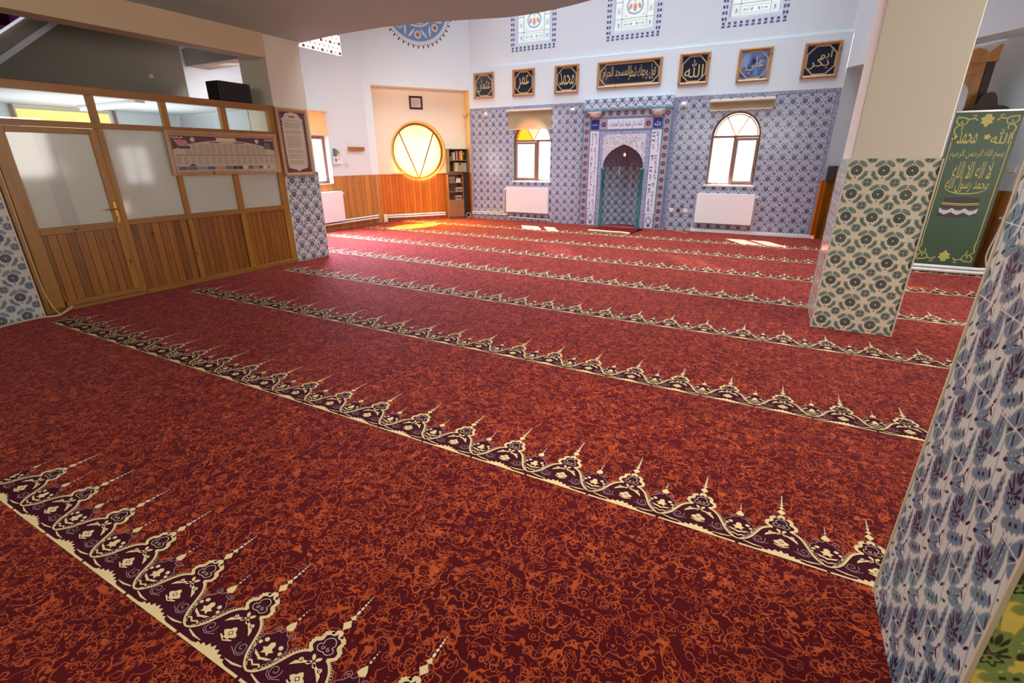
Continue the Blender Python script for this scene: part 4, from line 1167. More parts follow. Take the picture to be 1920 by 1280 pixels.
for s in (-1, 1):
    m = MB(); m.box(min(s * .622, s * .838), max(s * .622, s * .838), FR - .006, FR, .345, 2.20); m.build('calligraphy_band', WTILE, mh)
    b_ = m
    cx = s * .73
    lines = [ar('الله لا اله الا هو'), ar('الحي القيوم لا تاخذه')] if s > 0 else [ar('سنة ولا نوم له ما'), ar('في السموات وما في')]
    for k, l in enumerate(lines):
        m = MB(); m.text(l, cx - .088 + .09 * k, cx - .006 + .09 * k, .40, 2.15, FR - .008, 0, 1, False); m.build('lettering', NAVYT, mh)
    m = MB(); m.box(cx - .10, cx + .10, FR - .006, FR, 2.235, 2.44); m.build('name_square', COBALT, mh)
    m = MB(); m.text('\uFDF2' if s > 0 else ar('محمد'), cx - .07, cx + .07, 2.26, 2.41, FR - .008, 0); m.build('lettering', WTILE, mh)
    # vase motif at the foot of each band
    m = MB(); m.rect(cx - .09, cx + .09, .02, .335, FR - .004, 0); m.disc(cx, .19, .07, .10, FR - .006, 1, 18); m.disc(cx, .20, .045, .07, FR - .008, 0, 14); m.disc(cx, .24, .02, .03, FR - .009, 1, 8)
    m.poly([(cx - .05, .09), (cx + .05, .09), (cx + .02, .05), (cx - .02, .05)], FR - .008, 2); m.build('vase_tile', [WTILE, C_BORD, NAVYT], mh)
m = MB(); m.box(-.425, .425, FR - .006, FR, 2.235, 2.44); m.build('calligraphy_band', WTILE, mh)
m = MB(); m.text(ar('كلما دخل عليها زكريا المحراب'), -.39, .39, 2.26, 2.415, FR - .008, 0, 0, False); m.build('lettering', NAVYT, mh)
m = MB(); up = sorted([(x, z) for x, z in nich if z > 1.38], key=lambda p: p[0]); m.poly([(-.505, 2.12), (-.505, 1.39)] + up + [(.505, 1.39), (.505, 2.12)], FR - .004, 0); m.build('spandrel', SPAN, mh)
# concave niche, tiled
m = MB(); n = 24; rN = .49; dN = .55
vs = []; uv = []
for i in range(n + 1):
    a = PI * i / n
    x, y = -rN * math.cos(a), dN * math.sin(a)
    arc = a * .5
    vs += [(x, y, 0), (x, y, 1.39)]; uv += [(arc, 0), (arc, 1.39)]
m.add(vs, [(2 * i, 2 * i + 2, 2 * i + 3, 2 * i + 1) for i in range(n)], 0, True, [[uv[2 * i], uv[2 * i + 2], uv[2 * i + 3], uv[2 * i + 1]] for i in range(n)])
m.build('niche_wall', T_NICHE, mh)
m = MB(); vs = []; fs = []; L_ = 10
top = [(x, z) for x, z in nich if z >= 1.39]; top = sorted(top, key=lambda p: p[0])
for j in range(L_ + 1):
    k = math.cos(PI / 2 * j / L_); d = dN * math.sin(PI / 2 * j / L_)
    for x, z in top: 
        q = math.sqrt(max(0, 1 - (x / rN) ** 2))
        # vault: sweep the arch back, shrinking to the rear wall line
        vs.append((x, dN * q * j / L_, 1.39 + (z - 1.39) * math.sqrt(max(0, 1 - (j / L_) ** 2))))
N_ = len(top)
for j in range(L_):
    for i in range(N_ - 1): fs.append((j * N_ + i, j * N_ + i + 1, (j + 1) * N_ + i + 1, (j + 1) * N_ + i))
m.add(vs, fs, 0, True); m.build('niche_vault', DOME, mh)
for s in (-1, 1):
    m = MB(); cx = s * .468; m.lathe([(.050, 0), (.050, .05), (.040, .07), (.038, 1.24), (.044, 1.27), (.052, 1.33), (.052, 1.38), (.0, 1.385)], (cx, FR - .01, 0), 0, 14); m.build('column', GREEN, mh)
# little lamp in the niche vault, and the two shell shaped lamps above
t = thing('hanging_lamp', 'tiny brass lamp hanging inside the prayer niche arch', 'lamp', (MX + .0, 12.08, 1.68))
m = MB(); m.tube([(0, 0, .06), (0, 0, .17)], .004); m.lathe([(.0, .06), (.03, .05), (.04, .0), (.03, -.05), (.0, -.06)], (0, 0, 0), 0, 12); m.build('lamp_body', BRASS, t)
m = MB(); m.lathe([(.0, .03), (.026, .02), (.030, -.0), (.02, -.04), (0, -.048)], (0, -.022, 0), 0, 10); m.build('bulb', glow('warm bulb', (1, .8, .4), 1.2), t)
SHELL = plain('frosted shell lamp glass', rgb(220, 208, 206), .25, var=.08, scale=14)
for s in (-1, 1):
    t = thing('wall_lamp', '%s shell shaped glass lamp above the prayer niche' % ('left' if s < 0 else 'right'), 'wall lamp', (MX + s * .73, 12 + FR - .006, 2.545), 0, 'shell lamps on the prayer niche')
    m = MB(); vs = []; fs = []; A_, B_ = 24, 8
    for j in range(B_ + 1):
        b = PI / 2 * j / B_
        for i in range(A_ + 1):
            a = PI + PI * i / A_
            k = 1 + .05 * math.cos(i * PI)
            vs.append((.15 * math.cos(a) * math.cos(b) * k, -.10 * math.sin(b) - .004 - .0, .15 * math.sin(a) * math.cos(b) * k * .85 + .05))
    for j in range(B_):
        for i in range(A_): fs.append((j * (A_ + 1) + i, (j + 1) * (A_ + 1) + i, (j + 1) * (A_ + 1) + i + 1, j * (A_ + 1) + i + 1))
    m.add(vs, fs, 0, True); m.build('glass_shade', SHELL, t)
    m = MB(); m.box(-.15, .15, -.10, 0, .045, .062, 0, .006); m.build('rim', CREAMP, t)

# ------------------------------------------------------------------ radiators, pipes and small wall things
def radiator(label, loc, rz, w_, h_, valve=1, group='panel radiators'):
    t = thing('radiator', label, 'radiator', loc, rz, group)
    m = MB(); m.box(-w_ / 2, w_ / 2, -.10, -.085, 0, h_, 0, .006); m.box(-w_ / 2 + .02, w_ / 2 - .02, -.03, -.015, .02, h_ - .02, 0); m.build('panel', WHITE, t)
    m = MB(); m.box(-w_ / 2, w_ / 2, -.10, -.012, h_ - .01, h_ + .008, 0, .004)
    for s in (-1, 1): m.box(s * w_ / 2 - .008, s * w_ / 2 + .008, -.098, -.014, .005, h_, 0, .003)
    m.build('top_cover', WHITE, t)
    for s in (-.35, .35):
        m = MB(); m.box(s * w_ - .02, s * w_ + .02, -.016, -.001, .08, h_ - .08); m.build('bracket', STEEL, t)
    m = MB(); x = valve * (w_ / 2 + .045); m.tube([(valve * w_ / 2, -.055, h_ - .05), (x, -.055, h_ - .05)], .011); m.lathe([(0, -.03), (.024, -.028), (.026, .02), (.018, .03), (0, .032)], (x, -.055, h_ - .05), 0, 12, 'y'); m.build('valve', WHITE, t)
    return t
radiator('white panel radiator under the arched window left of the prayer niche', (-5.915, 12, .23), 0, 1.225, .645, -1)
radiator('white panel radiator under the arched window right of the prayer niche', (-1.03, 12, .21), 0, 1.17, .64, 1)
radiator('white panel radiator on the left wall, half hidden by the left pillar', (-9.28, 8.05, .20), PI / 2, 1.15, .68, 1)
q = PR + NR * RECR + UR * 3.84
radiator('white panel radiator on the corner wall beyond the green banner', (q.x, q.y, .10), A_R, 1.15, .72, -1)
def pipe(label, pts_list, r=.016, mat=WHITE, name='heating_pipe', cat='pipe', group=None):
    o = Vector(pts_list[0][0]); o.z = 0
    t = thing(name, label, cat, o, 0, group)
    for p in pts_list:
        m = MB(); m.tube([Vector(q_) - o for q_ in p], r, 0, 8); m.build('pipe', mat, t)
    return t
pipe('white heating pipes along the front wall left of the prayer niche', [[(-7.66, 11.95, .135), (-6.56, 11.95, .15), (-6.50, 11.95, .16), (-6.50, 11.94, .26)], [(-7.66, 11.945, .18), (-6.62, 11.945, .20), (-6.6, 11.945, .84), (-6.57, 11.945, .84)], [(-6.5, 11.95, .10), (-5.24, 11.95, .07), (-5.22, 11.95, .10), (-5.22, 11.945, .26)]], .013)
pipe('white heating pipes along the left wall, running to the corner', [[(-9.22, 6.2, .15), (-9.22, 9.80, .15)], [(-9.21, 6.2, .21), (-9.21, 9.80, .21)]], .02)
a = PL + NL * (RECL - .06); 
def rp(s, z, o=0.0):
    v = PL + NL * (RECL - .06 - o) + UL * s; return (v.x, v.y, z)
pipe('white heating pipes below the round amber window', [[rp(-2.5, .10), rp(-.72, .10)], [rp(-2.5, .155), rp(-.72, .155)]], .022)
pipe('white heating pipes on the floor in front of the green banner', [[(1.25, 9.10, .045), (2.70, 9.10, .045), (2.80, 9.16, .045), (3.0, 9.30, .045)], [(1.25, 9.18, .085), (2.72, 9.18, .085), (2.84, 9.24, .085), (3.02, 9.38, .085)]], .024)
m = MB(); m.box(-1.68, .76, -.035, 0, .002, .07, 0, .004); m.build('baseboard_front', WHITE, None, (0, 12, 0), kind='structure')
m = MB(); m.tube([(-1.66, -.02, .06), (-1.66, -.02, .23)], .010); m.tube([(-.42, -.03, .06), (-.42, -.03, .80)], .008); m.build('trim_riser', WHITE, None, (0, 12, 0), kind='structure')
# small corner box of the left pipes
t = thing('junction_box', 'small cream corner box joining the heating pipes at the left corner', 'box', PL + UL * (-2.50) - NL * .02 + Vector((0, 0, .0)), A_L)
m = MB(); m.box(-.05, .05, -.05, .05, 0.002, .22, 0, .01); m.build('cover', CREAMP, t); m = MB(); m.lathe([(0, 0), (.03, .002), (.03, .03), (0, .034)], (0, -.06, .01), 0, 10); m.build('foot_cap', BRASS, t)
for k, (x, lab) in enumerate(((-7.18, 'small white dome light near the left end of the tiled wall'), (-4.73, 'small white dome light between the half drawn blind and the prayer niche'), (-2.15, 'small white dome light between the prayer niche and the rolled up blind'))):
    t = thing('wall_light', lab, 'wall light', (x, 11.999, 2.675), 0, 'small dome lights on the tiled wall')
    m = MB(); m.lathe([(.06, 0), (.06, -.015), (.045, -.02)], (0, 0, 0), 0, 16, 'y'); m.build('base', WHITE, t)
    m = MB(); m.lathe([(.048, -.015), (.044, -.04), (.028, -.06), (0, -.066)], (0, 0, 0), 0, 16, 'y'); m.build('dome', SHELL, t)
for x, lab, c in ((-2.17, 'white wall socket left of the brass socket, low on the tiled wall', WHITE), (-2.01, 'brass coloured wall socket low on the tiled wall', BRASS), (-1.85, 'white wall socket beside the right radiator', WHITE)):
    t = thing('wall_socket', lab, 'wall socket', (x, 11.999, .46), 0, 'wall sockets on the tiled wall')
    m = MB(); m.box(-.042, .042, -.012, 0, -.042, .042, 0, .006); m.build('plate', c, t); m = MB(); m.disc(0, 0, .026, None, -.0125, 0, 14); m.build('socket_insert', CREAMP if c is WHITE else BLACK, t)
t = thing('picture_frame', 'small dark framed document above the round amber window', 'picture', PL + NL * (RECL + .016) + UL * -1.36 + Vector((0, 0, 2.81)), A_L)
frame_bars(.35, .31, .045, -.03, 0).build('frame', W_DARK, t)
m = MB(); m.rect(-.14, .14, .03, .28, -.006, 0); textrows(m, -.10, .10, .08, .23, 7, 1, -.007); m.build('document', [plain('pale lilac paper', rgb(206, 196, 210), .5), INK], t)
t = thing('wall_lamp', 'small amber shaded lamp on the recess edge left of the tiled wall', 'wall lamp', PL + NL * .17 + UL * -.001 + Vector((0, 0, 2.70)), A_L)
m = MB(); m.lathe([(.03, -.08), (.055, -.02), (.065, .05), (.0, .055)], (-.075, 0, 0), 0, 14); m.build('shade', plain('beige lamp shade', rgb(206, 168, 116), .5), t); m = MB(); m.box(-.03, 0, -.03, .03, -.04, .04, 0, .005); m.build('bracket', BRASS, t)
# left wall: calendar, coat rack, switch
t = thing('wall_calendar', 'wall calendar with a landscape picture on the left wall', 'calendar', (-9.26, 8.675, 1.49), PI / 2)
m = MB(); m.box(-.125, .125, -.006, 0, .16, .345); m.rect(-.12, .12, .165, .34, -.0065, 1); m.poly([(-.12, .165), (-.02, .165), (.06, .26), (-.03, .33), (-.12, .34)], -.007, 2); m.disc(.02, .235, .07, .03, -.0075, 3, 12, .5); m.build('picture', [WHITE, plain('calendar sky', rgb(196, 212, 222), .5), plain('calendar hill', rgb(80, 112, 112), .5, var=.3, scale=20), plain('calendar bank', rgb(150, 132, 100), .5, var=.3, scale=20)], t)
m = MB(); m.box(-.12, .12, -.006, 0, 0, .15); m.disc(-.05, .085, .035, .05, -.0065, 1, 10); m.disc(.04, .10, .03, .025, -.0065, 2, 10); m.build('month_sheet', [WHITE, plain('blue print', rgb(122, 126, 176), .5), plain('grey print', rgb(176, 180, 186), .5)], t)
t = thing('coat_rack', 'short wooden coat rack board on the left wall near the corner', 'coat rack', (-9.26, 9.305, 1.785), PI / 2)
m = MB(); m.box(-.27, .27, -.02, 0, 0, .085, 0, .004); m.build('board', W_FRAMEH, t)
for k in range(4):
    m = MB(); m.tube([(-.2 + .133 * k, -.02, .05), (-.2 + .133 * k, -.05, .045), (-.2 + .133 * k, -.06, .065)], .006); m.build('peg', BRASS, t)
t = thing('light_switch', 'cream light switch on the left wall below the coat rack', 'switch', (-9.26, 8.96, 1.46), PI / 2)
m = MB(); m.box(-.04, .04, -.01, 0, 0, .08, 0, .005); m.build('plate', CREAMP, t); m = MB(); m.box(-.022, .022, -.016, -.008, .018, .062, 0, .004); m.build('rocker', CREAMP, t)
# dark box on the ledge beside the pillar
q = PR + UR * -.0 + NR * .21
t = thing('loudspeaker', 'dark box loudspeaker on the wainscot ledge right of the tiled wall', 'speaker', (q.x, q.y, 1.142), A_R)
m = MB(); m.box(.006, .18, -.15, .13, 0, .30, 0, .01); m.build('cabinet', plain('dark brown box', rgb(58, 44, 42), .5), t); m = MB(); m.box(.02, .165, -.156, -.148, .03, .27, 0, .003); m.build('front_grille', DKGREY, t)

# ------------------------------------------------------------------ bookcase, shelf and their contents in the left corner recess
CB = PL + NL * RECL
def at(s, d, z):   # d = distance in front of the recess wall
    v = CB + UL * s - NL * d; return Vector((v.x, v.y, z))
cab = thing('bookcase', 'brown low bookcase with a cupboard door, right of the round amber window', 'bookcase', at(-.46, 0, 0), A_L)
cw, cd, chh = .225, .30, 1.205
m = MB()
for s in (-1, 1): m.box(s * cw - (.018 if s > 0 else 0), s * cw + (0 if s > 0 else .018), -cd, -.002, .002, chh)
m.box(-cw, cw, -cd, -.002, chh - .018, chh); m.box(-cw, cw, -.012, -.002, .05, chh); m.box(-cw + .018, cw - .018, -cd + .02, -.01, .002, .05)
m.build('carcass', W_CAB, cab)
for z in (.50, .72, .96):
    m = MB(); m.box(-cw + .018, cw - .018, -cd + .01, -.012, z, z + .016); m.build('shelf', W_CAB, cab)
m = MB(); m.box(-cw + .004, cw - .004, -cd - .016, -cd, .05, .51, 0, .003); d_ = m.build('door', W_CAB, cab)
m = MB(); m.lathe([(.006, 0), (.006, -.012), (.013, -.016), (.012, -.026), (0, -.03)], (.15, -cd - .016, .44), 0, 10, 'y'); m.build('knob', STEEL, d_)
usf = thing('wall_shelf', 'open dark shelf unit with two compartments standing on the wainscot ledge in the corner', 'shelf', at(-.33, 0, 1.247), A_L)
uw, ud, uh = .28, .25, .60
W_SH = wood('grey brown shelf board', rgb(112, 92, 66), rgb(140, 116, 84))
m = MB()
for s in (-1, 1): m.box(s * uw - (.016 if s > 0 else 0), s * uw + (0 if s > 0 else .016), -ud, .016, 0, uh)
m.box(-uw, uw, -ud, .016, uh - .016, uh); m.box(-uw, uw, -ud, .016, 0, .016); m.build('carcass', W_SH, usf)
m = MB(); m.box(-uw + .016, uw - .016, .006, .016, .016, uh - .016); m.build('back_panel', plain('dark shelf back', rgb(70, 62, 56), .6), usf)
m = MB(); m.box(-uw + .016, uw - .016, -ud + .005, .006, .295, .311); m.build('shelf', W_SH, usf)
BC = {}
def cloth(c):
    if c not in BC: BC[c] = plain('book cloth %d %d %d' % c, rgb(*c), .55, var=.06, scale=20)
    return BC[c]
PAGE = plain('paper page block', rgb(226, 216, 194), .8, var=.05, scale=60)
def book(label, s, d, z, w_, h_, dp, c, lean=0.0, group=None, name='book'):
    t = thing(name, label, 'book', at(s, d, z), A_L, group)
    t.rotation_euler = (0, lean, A_L)
    m = MB(); m.box(0, .003, -dp, 0, 0, h_); m.box(w_ - .003, w_, -dp, 0, 0, h_); m.box(0, w_, -dp, -dp + .004, 0, h_, 0); m.build('cover', cloth(c), t)
    m = MB(); m.box(.003, w_ - .003, -dp + .005, -.005, .004, h_ - .005); m.build('pages', PAGE, t)
    if w_ > .02:
        m = MB(); m.rect(.004, w_ - .004, h_ * .68, h_ * .80, -dp - .0006); m.build('spine_band', GOLDB, t)
    return t
zt = 1.247 + .311
for i, (s, w_, h_, c, lab) in enumerate(((-.555, .028, .10, (150, 110, 112), 'small dusty pink book at the left end of the shelf above the ledge'), (-.522, .022, .13, (120, 88, 84), 'thin brown book beside the small pink one on the upper shelf'),
        (-.485, .066, .20, (196, 164, 134), 'tan book standing on the upper shelf'), (-.385, .046, .235, (150, 138, 144), 'tall grey book in the middle of the upper shelf'),
        (-.300, .036, .23, (204, 96, 40), 'orange red book on the upper shelf'), (-.262, .066, .24, (226, 170, 46), 'thick yellow book on the upper shelf'), (-.188, .05, .22, (52, 46, 48), 'dark book right of the yellow book on the upper shelf'))):
    book(lab, s, .03, zt, w_, h_, .17, c, 0, 'books on the upper shelf')
zb = 1.247 + .016
book('tan binder leaning on the lower compartment of the wall shelf', -.44, .05, zb, .085, .235, .17, (206, 172, 128), .06)
t = thing('box_file', 'wide grey beige box file beside the tan binder on the wall shelf', 'box file', at(-.21, .05, zb), A_L)
m = MB(); m.box(-.125, .125, -.15, 0, 0, .225, 0, .004); m.build('box_body', cloth((150, 140, 122)), t); m = MB(); m.rect(-.10, -.04, .17, .21, -.1505); m.build('finger_hole', BLACK, t)
for i in range(5):
    book(['leftmost slim grey volume in the bookcase row', 'second slim grey volume in the bookcase row', 'middle slim grey volume in the bookcase row', 'fourth slim grey volume in the bookcase row', 'last slim grey volume in the bookcase row'][i], -.64 + .036 * i, .04, .976, .030, .16 + .006 * (i % 2), .20, (138 + 6 * (i % 3), 116, 104), 0, 'slim volumes in the bookcase')
for k, (z, c) in enumerate(((.976, (226, 216, 204)), (1.012, (120, 100, 92)), (1.058, (146, 122, 104)))):
    t = thing('book', ['white book lying at the bottom of the small stack in the bookcase', 'dark book lying in the middle of the small stack in the bookcase', 'brown book lying on top of the small stack in the bookcase'][k], 'book', at(-.36, .04, z), A_L, 'books lying in the bookcase')
    hh = .034 if k == 0 else (.044 if k == 1 else .03)
    m = MB(); m.box(-.07, .07, -.2, 0, 0, .003); m.box(-.07, .07, -.2, 0, hh - .003, hh); m.box(-.07, -.066, -.2, 0, 0, hh); m.build('cover', cloth(c), t); m = MB(); m.box(-.066, .068, -.198, -.004, .003, hh - .003); m.build('pages', PAGE, t)
for z, s, w_, lab in ((.736, -.345, .10, 'grey storage box on the middle bookcase shelf'), (.516, -.37, .09, 'grey storage box on the bottom bookcase shelf')):
    t = thing('storage_box', lab, 'box', at(s, .03, z), A_L, 'grey boxes in the bookcase')
    m = MB(); m.box(-w_, w_, -.22, 0, 0, .11, 0, .005); m.build('box_body', cloth((164, 144, 132)), t); m = MB(); m.rect(-w_ * .75, w_ * .75, .03, .06, -.2206); m.build('label_slot', BLACK, t)
t = thing('cabinet', 'narrow dark brown cabinet in the corner right of the low bookcase', 'cabinet', at(-.125, 0, 0), A_L)
m = MB(); m.box(-.095, .095, -.22, -.002, .002, 1.20, 0, .005); m.build('carcass', W_DARK, t); m = MB(); m.box(-.088, .088, -.232, -.22, .03, 1.18, 0, .003); m.build('door', W_DARK, t)
t = thing('cable_coil', 'coil of pale cable on the floor by the narrow dark cabinet', 'cable', at(-.12, .31, .08), A_L)
m = MB(); m.tube([(.065 * math.cos(a) + .006 * math.sin(3 * a), .006 * math.cos(2 * a), .065 * math.sin(a)) for a in [2 * PI * i / 60 * 2.2 for i in range(61)]], .007, 0, 6); m.tube([(.05, 0, -.03), (.09, .02, -.05), (.16, .03, -.02), (.2, .05, .04)], .007, 0, 6); m.build('cable', CREAMP, t)

# ------------------------------------------------------------------ green roll-up banner
GRN = plain('dark green banner print', rgb(64, 94, 70), .45, var=.05, scale=2); YEL = plain('pale gold banner print', rgb(206, 194, 104), .5, var=.06)
KB = plain('charcoal banner print', rgb(66, 58, 56), .5); KW = plain('white drape print', rgb(214, 214, 218), .5)
bn = thing('rollup_banner', 'tall green roll-up banner with gold Arabic lettering behind the free standing pillar', 'banner', (2.37, 9.50, 0))
m = MB(); m.box(-.38, .38, -.04, .06, .012, .055, 0, .012); m.build('base_cassette', plain('dark aluminium', rgb(54, 54, 54), .4, .5), bn)
for s in (-1, 1):
    m = MB(); m.box(s * .28 - .03, s * .28 + .03, -.14, .11, 0, .012, 0, .003); m.build('foot', STEEL, bn)
m = MB(); m.tube([(0, .04, .05), (0, .012, 2.19)], .009); m.build('support_pole', STEEL, bn)
m = MB(); m.box(-.37, .37, -.012, .012, 2.175, 2.205, 0, .005); m.build('top_rail', STEEL, bn)
g = MB(); g.box(-.36, .36, -.001, .001, .05, 2.18, 0)
Yb = -.0022
g.text('\uFDF2', .10, .30, 1.77, 1.96, Yb, 1, 0, False); g.text(ar('محمد'), -.26, -.05, 1.77, 1.95, Yb, 1, 0, False)
g.disc(.055, 1.86, .035, None, Yb, 1, 10, 0, 5, .25); g.disc(-.30, 1.87, .03, None, Yb, 1, 10, 0, 5, .25)
g.text(ar('بسم الله الرحمن الرحيم'), -.29, .29, 1.56, 1.70, Yb, 1, 0, False)
g.text(ar('لا اله الا الله'), -.20, .22, 1.31, 1.54, Yb, 1, 0, False); g.text(ar('محمد رسول الله'), -.24, .24, 1.12, 1.33, Yb, 1, 0, False)
g.rib([(.24 * math.cos(PI + PI * k / 16), 1.20 + .10 * math.sin(PI + PI * k / 16)) for k in range(17)], [.004 + .010 * math.sin(PI * k / 16) for k in range(17)], Yb, 1)
# black cube building with gold band and white drapes
g.poly([(-.20, 1.045), (.02, 1.06), (.20, 1.04), (.20, .90), (.0, .88), (-.22, .90)], Yb, 2); g.rib([(-.215, .965), (0, .955), (.20, .97)], .016, Yb - .001, 1); g.rib([(-.215, .945), (0, .932), (.20, .948)], .006, Yb - .001, 1)
g.poly([(-.24, .86), (.21, .87), (.20, .80), (.0, .755), (-.24, .78)], Yb, 2)
for k in range(3):
    x = -.23 + .145 * k; g.poly([(x, .90), (x + .05, .865), (x + .10, .865), (x + .15, .905), (x + .145, .84), (x + .075, .80), (x + .005, .835)], Yb - .001, 3)
# corner ornaments and border lines
for s in (-1, 1):
    g.rib([(s * .318, .42), (s * .318, 1.80)], .010, Yb, 1)
    for zc, d in ((2.12, -1), (.13, 1)):
        def S_(pts, w_): g.rib(smoothpts([(s * a, zc + d * b) for a, b in pts], 4), w_, Yb, 1)
        S_([(.10, .05), (.14, .02), (.20, .03), (.24, .01), (.32, .0)], .016); S_([(.32, .0), (.325, .06), (.29, .10), (.325, .15), (.31, .22), (.318, .30)], .014); S_([(.20, .03), (.22, .09), (.27, .08), (.26, .045)], .012); S_([(.29, .10), (.24, .12), (.25, .165)], .012); S_([(.14, .02), (.13, -.02), (.17, -.015)], .010)
for zc, d in ((2.10, -1), (.17, 1)):
    g.poly([(-.03, zc - d * .05), (.03, zc - d * .05), (.035, zc - d * .02), (.075, zc), (.05, zc + d * .04), (.07, zc + d * .06), (.03, zc + d * .075), (.0, zc + d * .12), (-.03, zc + d * .075), (-.07, zc + d * .06), (-.05, zc + d * .04), (-.075, zc), (-.035, zc - d * .02)], Yb, 1)
g.build('printed_fabric', [GRN, YEL, KB, KW], bn)

# ------------------------------------------------------------------ carved wooden pulpit behind the banner
mb_ = thing('pulpit', 'carved dark wooden pulpit with horned crown, partly hidden by the pillar and green banner', 'pulpit', (1.92, 9.95, 0))
crown = [(-.46, 2.88), (.46, 2.88), (.475, 3.05), (.44, 3.05), (.345, 2.955), (.30, 3.0), (.22, 3.025), (.12, 3.0), (.06, 3.10), (0, 3.13), (-.06, 3.10), (-.12, 3.0), (-.22, 3.025), (-.30, 3.0), (-.345, 2.955), (-.44, 3.05), (-.475, 3.05)]
m = MB(); m.prism(crown, -.05, -.005, 0); m.box(-.47, .47, -.06, .30, 2.84, 2.882, 0, .006); m.build('crown', W_GOLD, mb_)
for sx in (-1, 1):
    for y in (-.03, .25):
        m = MB(); m.box(sx * .40 - .045, sx * .40 + .045, y - .03, y + .03, 0.002, 2.84, 0, .006); m.build('post', W_DARK, mb_)
ar_ = arch(-.25, .25, 1.6, 2.45, 2.68, 20, .15)
m = MB(); m.prism([(-.36, 1.5), (.36, 1.5), (.36, 2.84), (-.36, 2.84)], -.035, -.005, 0, [ar_]); m.prism([(-.30, 2.70), (.30, 2.70), (.30, 2.80), (-.30, 2.80)], -.05, -.03, 0); m.build('arched_panel', W_GOLD, mb_)
for sx in (-1, 1):
    m = MB(); m.box(sx * .40 - .012, sx * .40 + .012, .0, .22, .4, 2.6); m.build('side_panel', W_DARK, mb_)
for k in range(5):
    m = MB(); m.box(-.35, .35, -.18 + .07 * k, -.04 + .07 * k, .002 + .2 * k, .2 + .2 * k, 0, .004); m.build('step', W_DARK, mb_)
gx, gy = .435, -.26
for sx in (-.23, .23):
    m = MB(); m.box(gx + sx - .03, gx + sx + .03, gy - .03, gy + .03, .002, 2.17, 0, .005); m.build('gate_post', W_DARK, mb_)
cr = [(-.27, 2.15), (.27, 2.15), (.27, 2.19), (.235, 2.24), (.17, 2.265), (.12, 2.265), (.10, 2.31), (.085, 2.37), (.05, 2.425), (0, 2.44), (-.05, 2.425), (-.085, 2.37), (-.10, 2.31), (-.12, 2.265), (-.17, 2.265), (-.235, 2.24), (-.27, 2.19)]
m = MB(); m.prism([(gx + a, b) for a, b in cr], gy - .03, gy + .03, 0); m.rib([(gx + a * .86, 2.15 + (b - 2.15) * .86) for a, b in cr[2:]], .012, gy - .032, 0); m.build('gate_crest', W_DARK, mb_)

# ------------------------------------------------------------------ floor things, cables, stairs
m = MB(); nx, ny = 16, 18; vs = []; fs = []
for j in range(ny + 1):
    for i in range(nx + 1):
        x = -.50 + 1.0 * i / nx; y = 0 + 1.0 * j / ny
        vs.append((x, y, .012 + .035 * max(0, math.sin((j / ny) * PI)) ** 2 * (1 + .3 * math.sin(i * .9 + j * .5)) + (.02 * math.sin(i * .7) ** 2 if j < 2 else 0)))
for j in range(ny):
    for i in range(nx): fs.append((j * (nx + 1) + i, j * (nx + 1) + i + 1, (j + 1) * (nx + 1) + i + 1, (j + 1) * (nx + 1) + i))
rg = thing('prayer_rug', 'dark red prayer rug with a rolled cream fringe in front of the prayer niche', 'rug', (-3.29, 10.86, 0), -.08)
m.add(vs, fs, 0, True); m.build('pile', plain('dark red rug pile', rgb(104, 22, 32), .95, var=.2, scale=30, spec=.05), rg)
m = MB(); m.tube([(-.5, -.01, .028), (-.3, -.018, .034), (0, -.012, .03), (.3, -.02, .036), (.5, -.01, .026)], .022, 0, 8)
for k in range(24): 
    x = -.49 + .0426 * k; m.box(x, x + .012, -.06, -.02, .004, .012)
m.build('fringe', C_CREAM, rg)
t = thing('door_wedge', 'small wooden wedge on the carpet by the tiled wall', 'wedge', (-1.83, 11.62, 0.002), -.4)
m = MB(); m.add([(-.16, -.04, 0), (.16, -.04, 0), (.16, .04, 0), (-.16, .04, 0), (-.16, -.04, .045), (-.16, .04, .045), (.16, -.04, .008), (.16, .04, .008)], [(3, 2, 1, 0), (0, 1, 6, 4), (1, 2, 7, 6), (2, 3, 5, 7), (3, 0, 4, 5), (4, 6, 7, 5)]); m.build('wedge_block', W_FRAMEH, t)
CAB = plain('cream cable sheath', rgb(206, 186, 156), .5, var=.04)
def cable(label, pts, r): 
    o = Vector(pts[0]); t = thing('cable', label, 'cable', (o.x, o.y, 0)); m = MB(); m.tube([(p[0] - o.x, p[1] - o.y, p[2]) for p in smoothpts(pts, 5)], r, 0, 8); m.build('cable', CAB, t)
cable('cream cable lying on the carpet along the foot of the left pillar to the door', [(-6.70, 1.20, .012), (-6.74, 1.50, .012), (-6.80, 1.75, .012), (-6.80, 1.95, .012), (-6.72, 2.06, .014), (-6.74, 2.14, .03), (-6.80, 2.24, .06)], .012)
cable('thin cable running down the partition edge beside the left pillar', [(-6.80, 2.045, 1.62), (-6.80, 2.045, 1.2), (-6.80, 2.04, .7), (-6.80, 2.05, .25), (-6.79, 2.09, .05), (-6.76, 2.11, .02)], .006)
cable('grey cable hanging down the wall right of the green banner', [(3.02, 9.42, 1.38), (2.96, 9.40, 1.25), (2.88, 9.42, .95), (2.86, 9.44, .6), (2.82, 9.42, .25), (2.86, 9.3, .03), (2.80, 9.25, .02)], .010)
q = PR + NR * (RECR + .02) + UR * 3.05
t = thing('wall_socket', 'white double wall socket right of the green banner', 'wall socket', (q.x, q.y, 1.43), A_R)
m = MB(); m.box(-.075, .075, -.012, 0, -.04, .04, 0, .005); m.build('plate', WHITE, t)
for s in (-1, 1):
    m = MB(); m.disc(s * .037, 0, .024, None, -.0125, 0, 12); m.build('socket_insert', CREAMP, t)
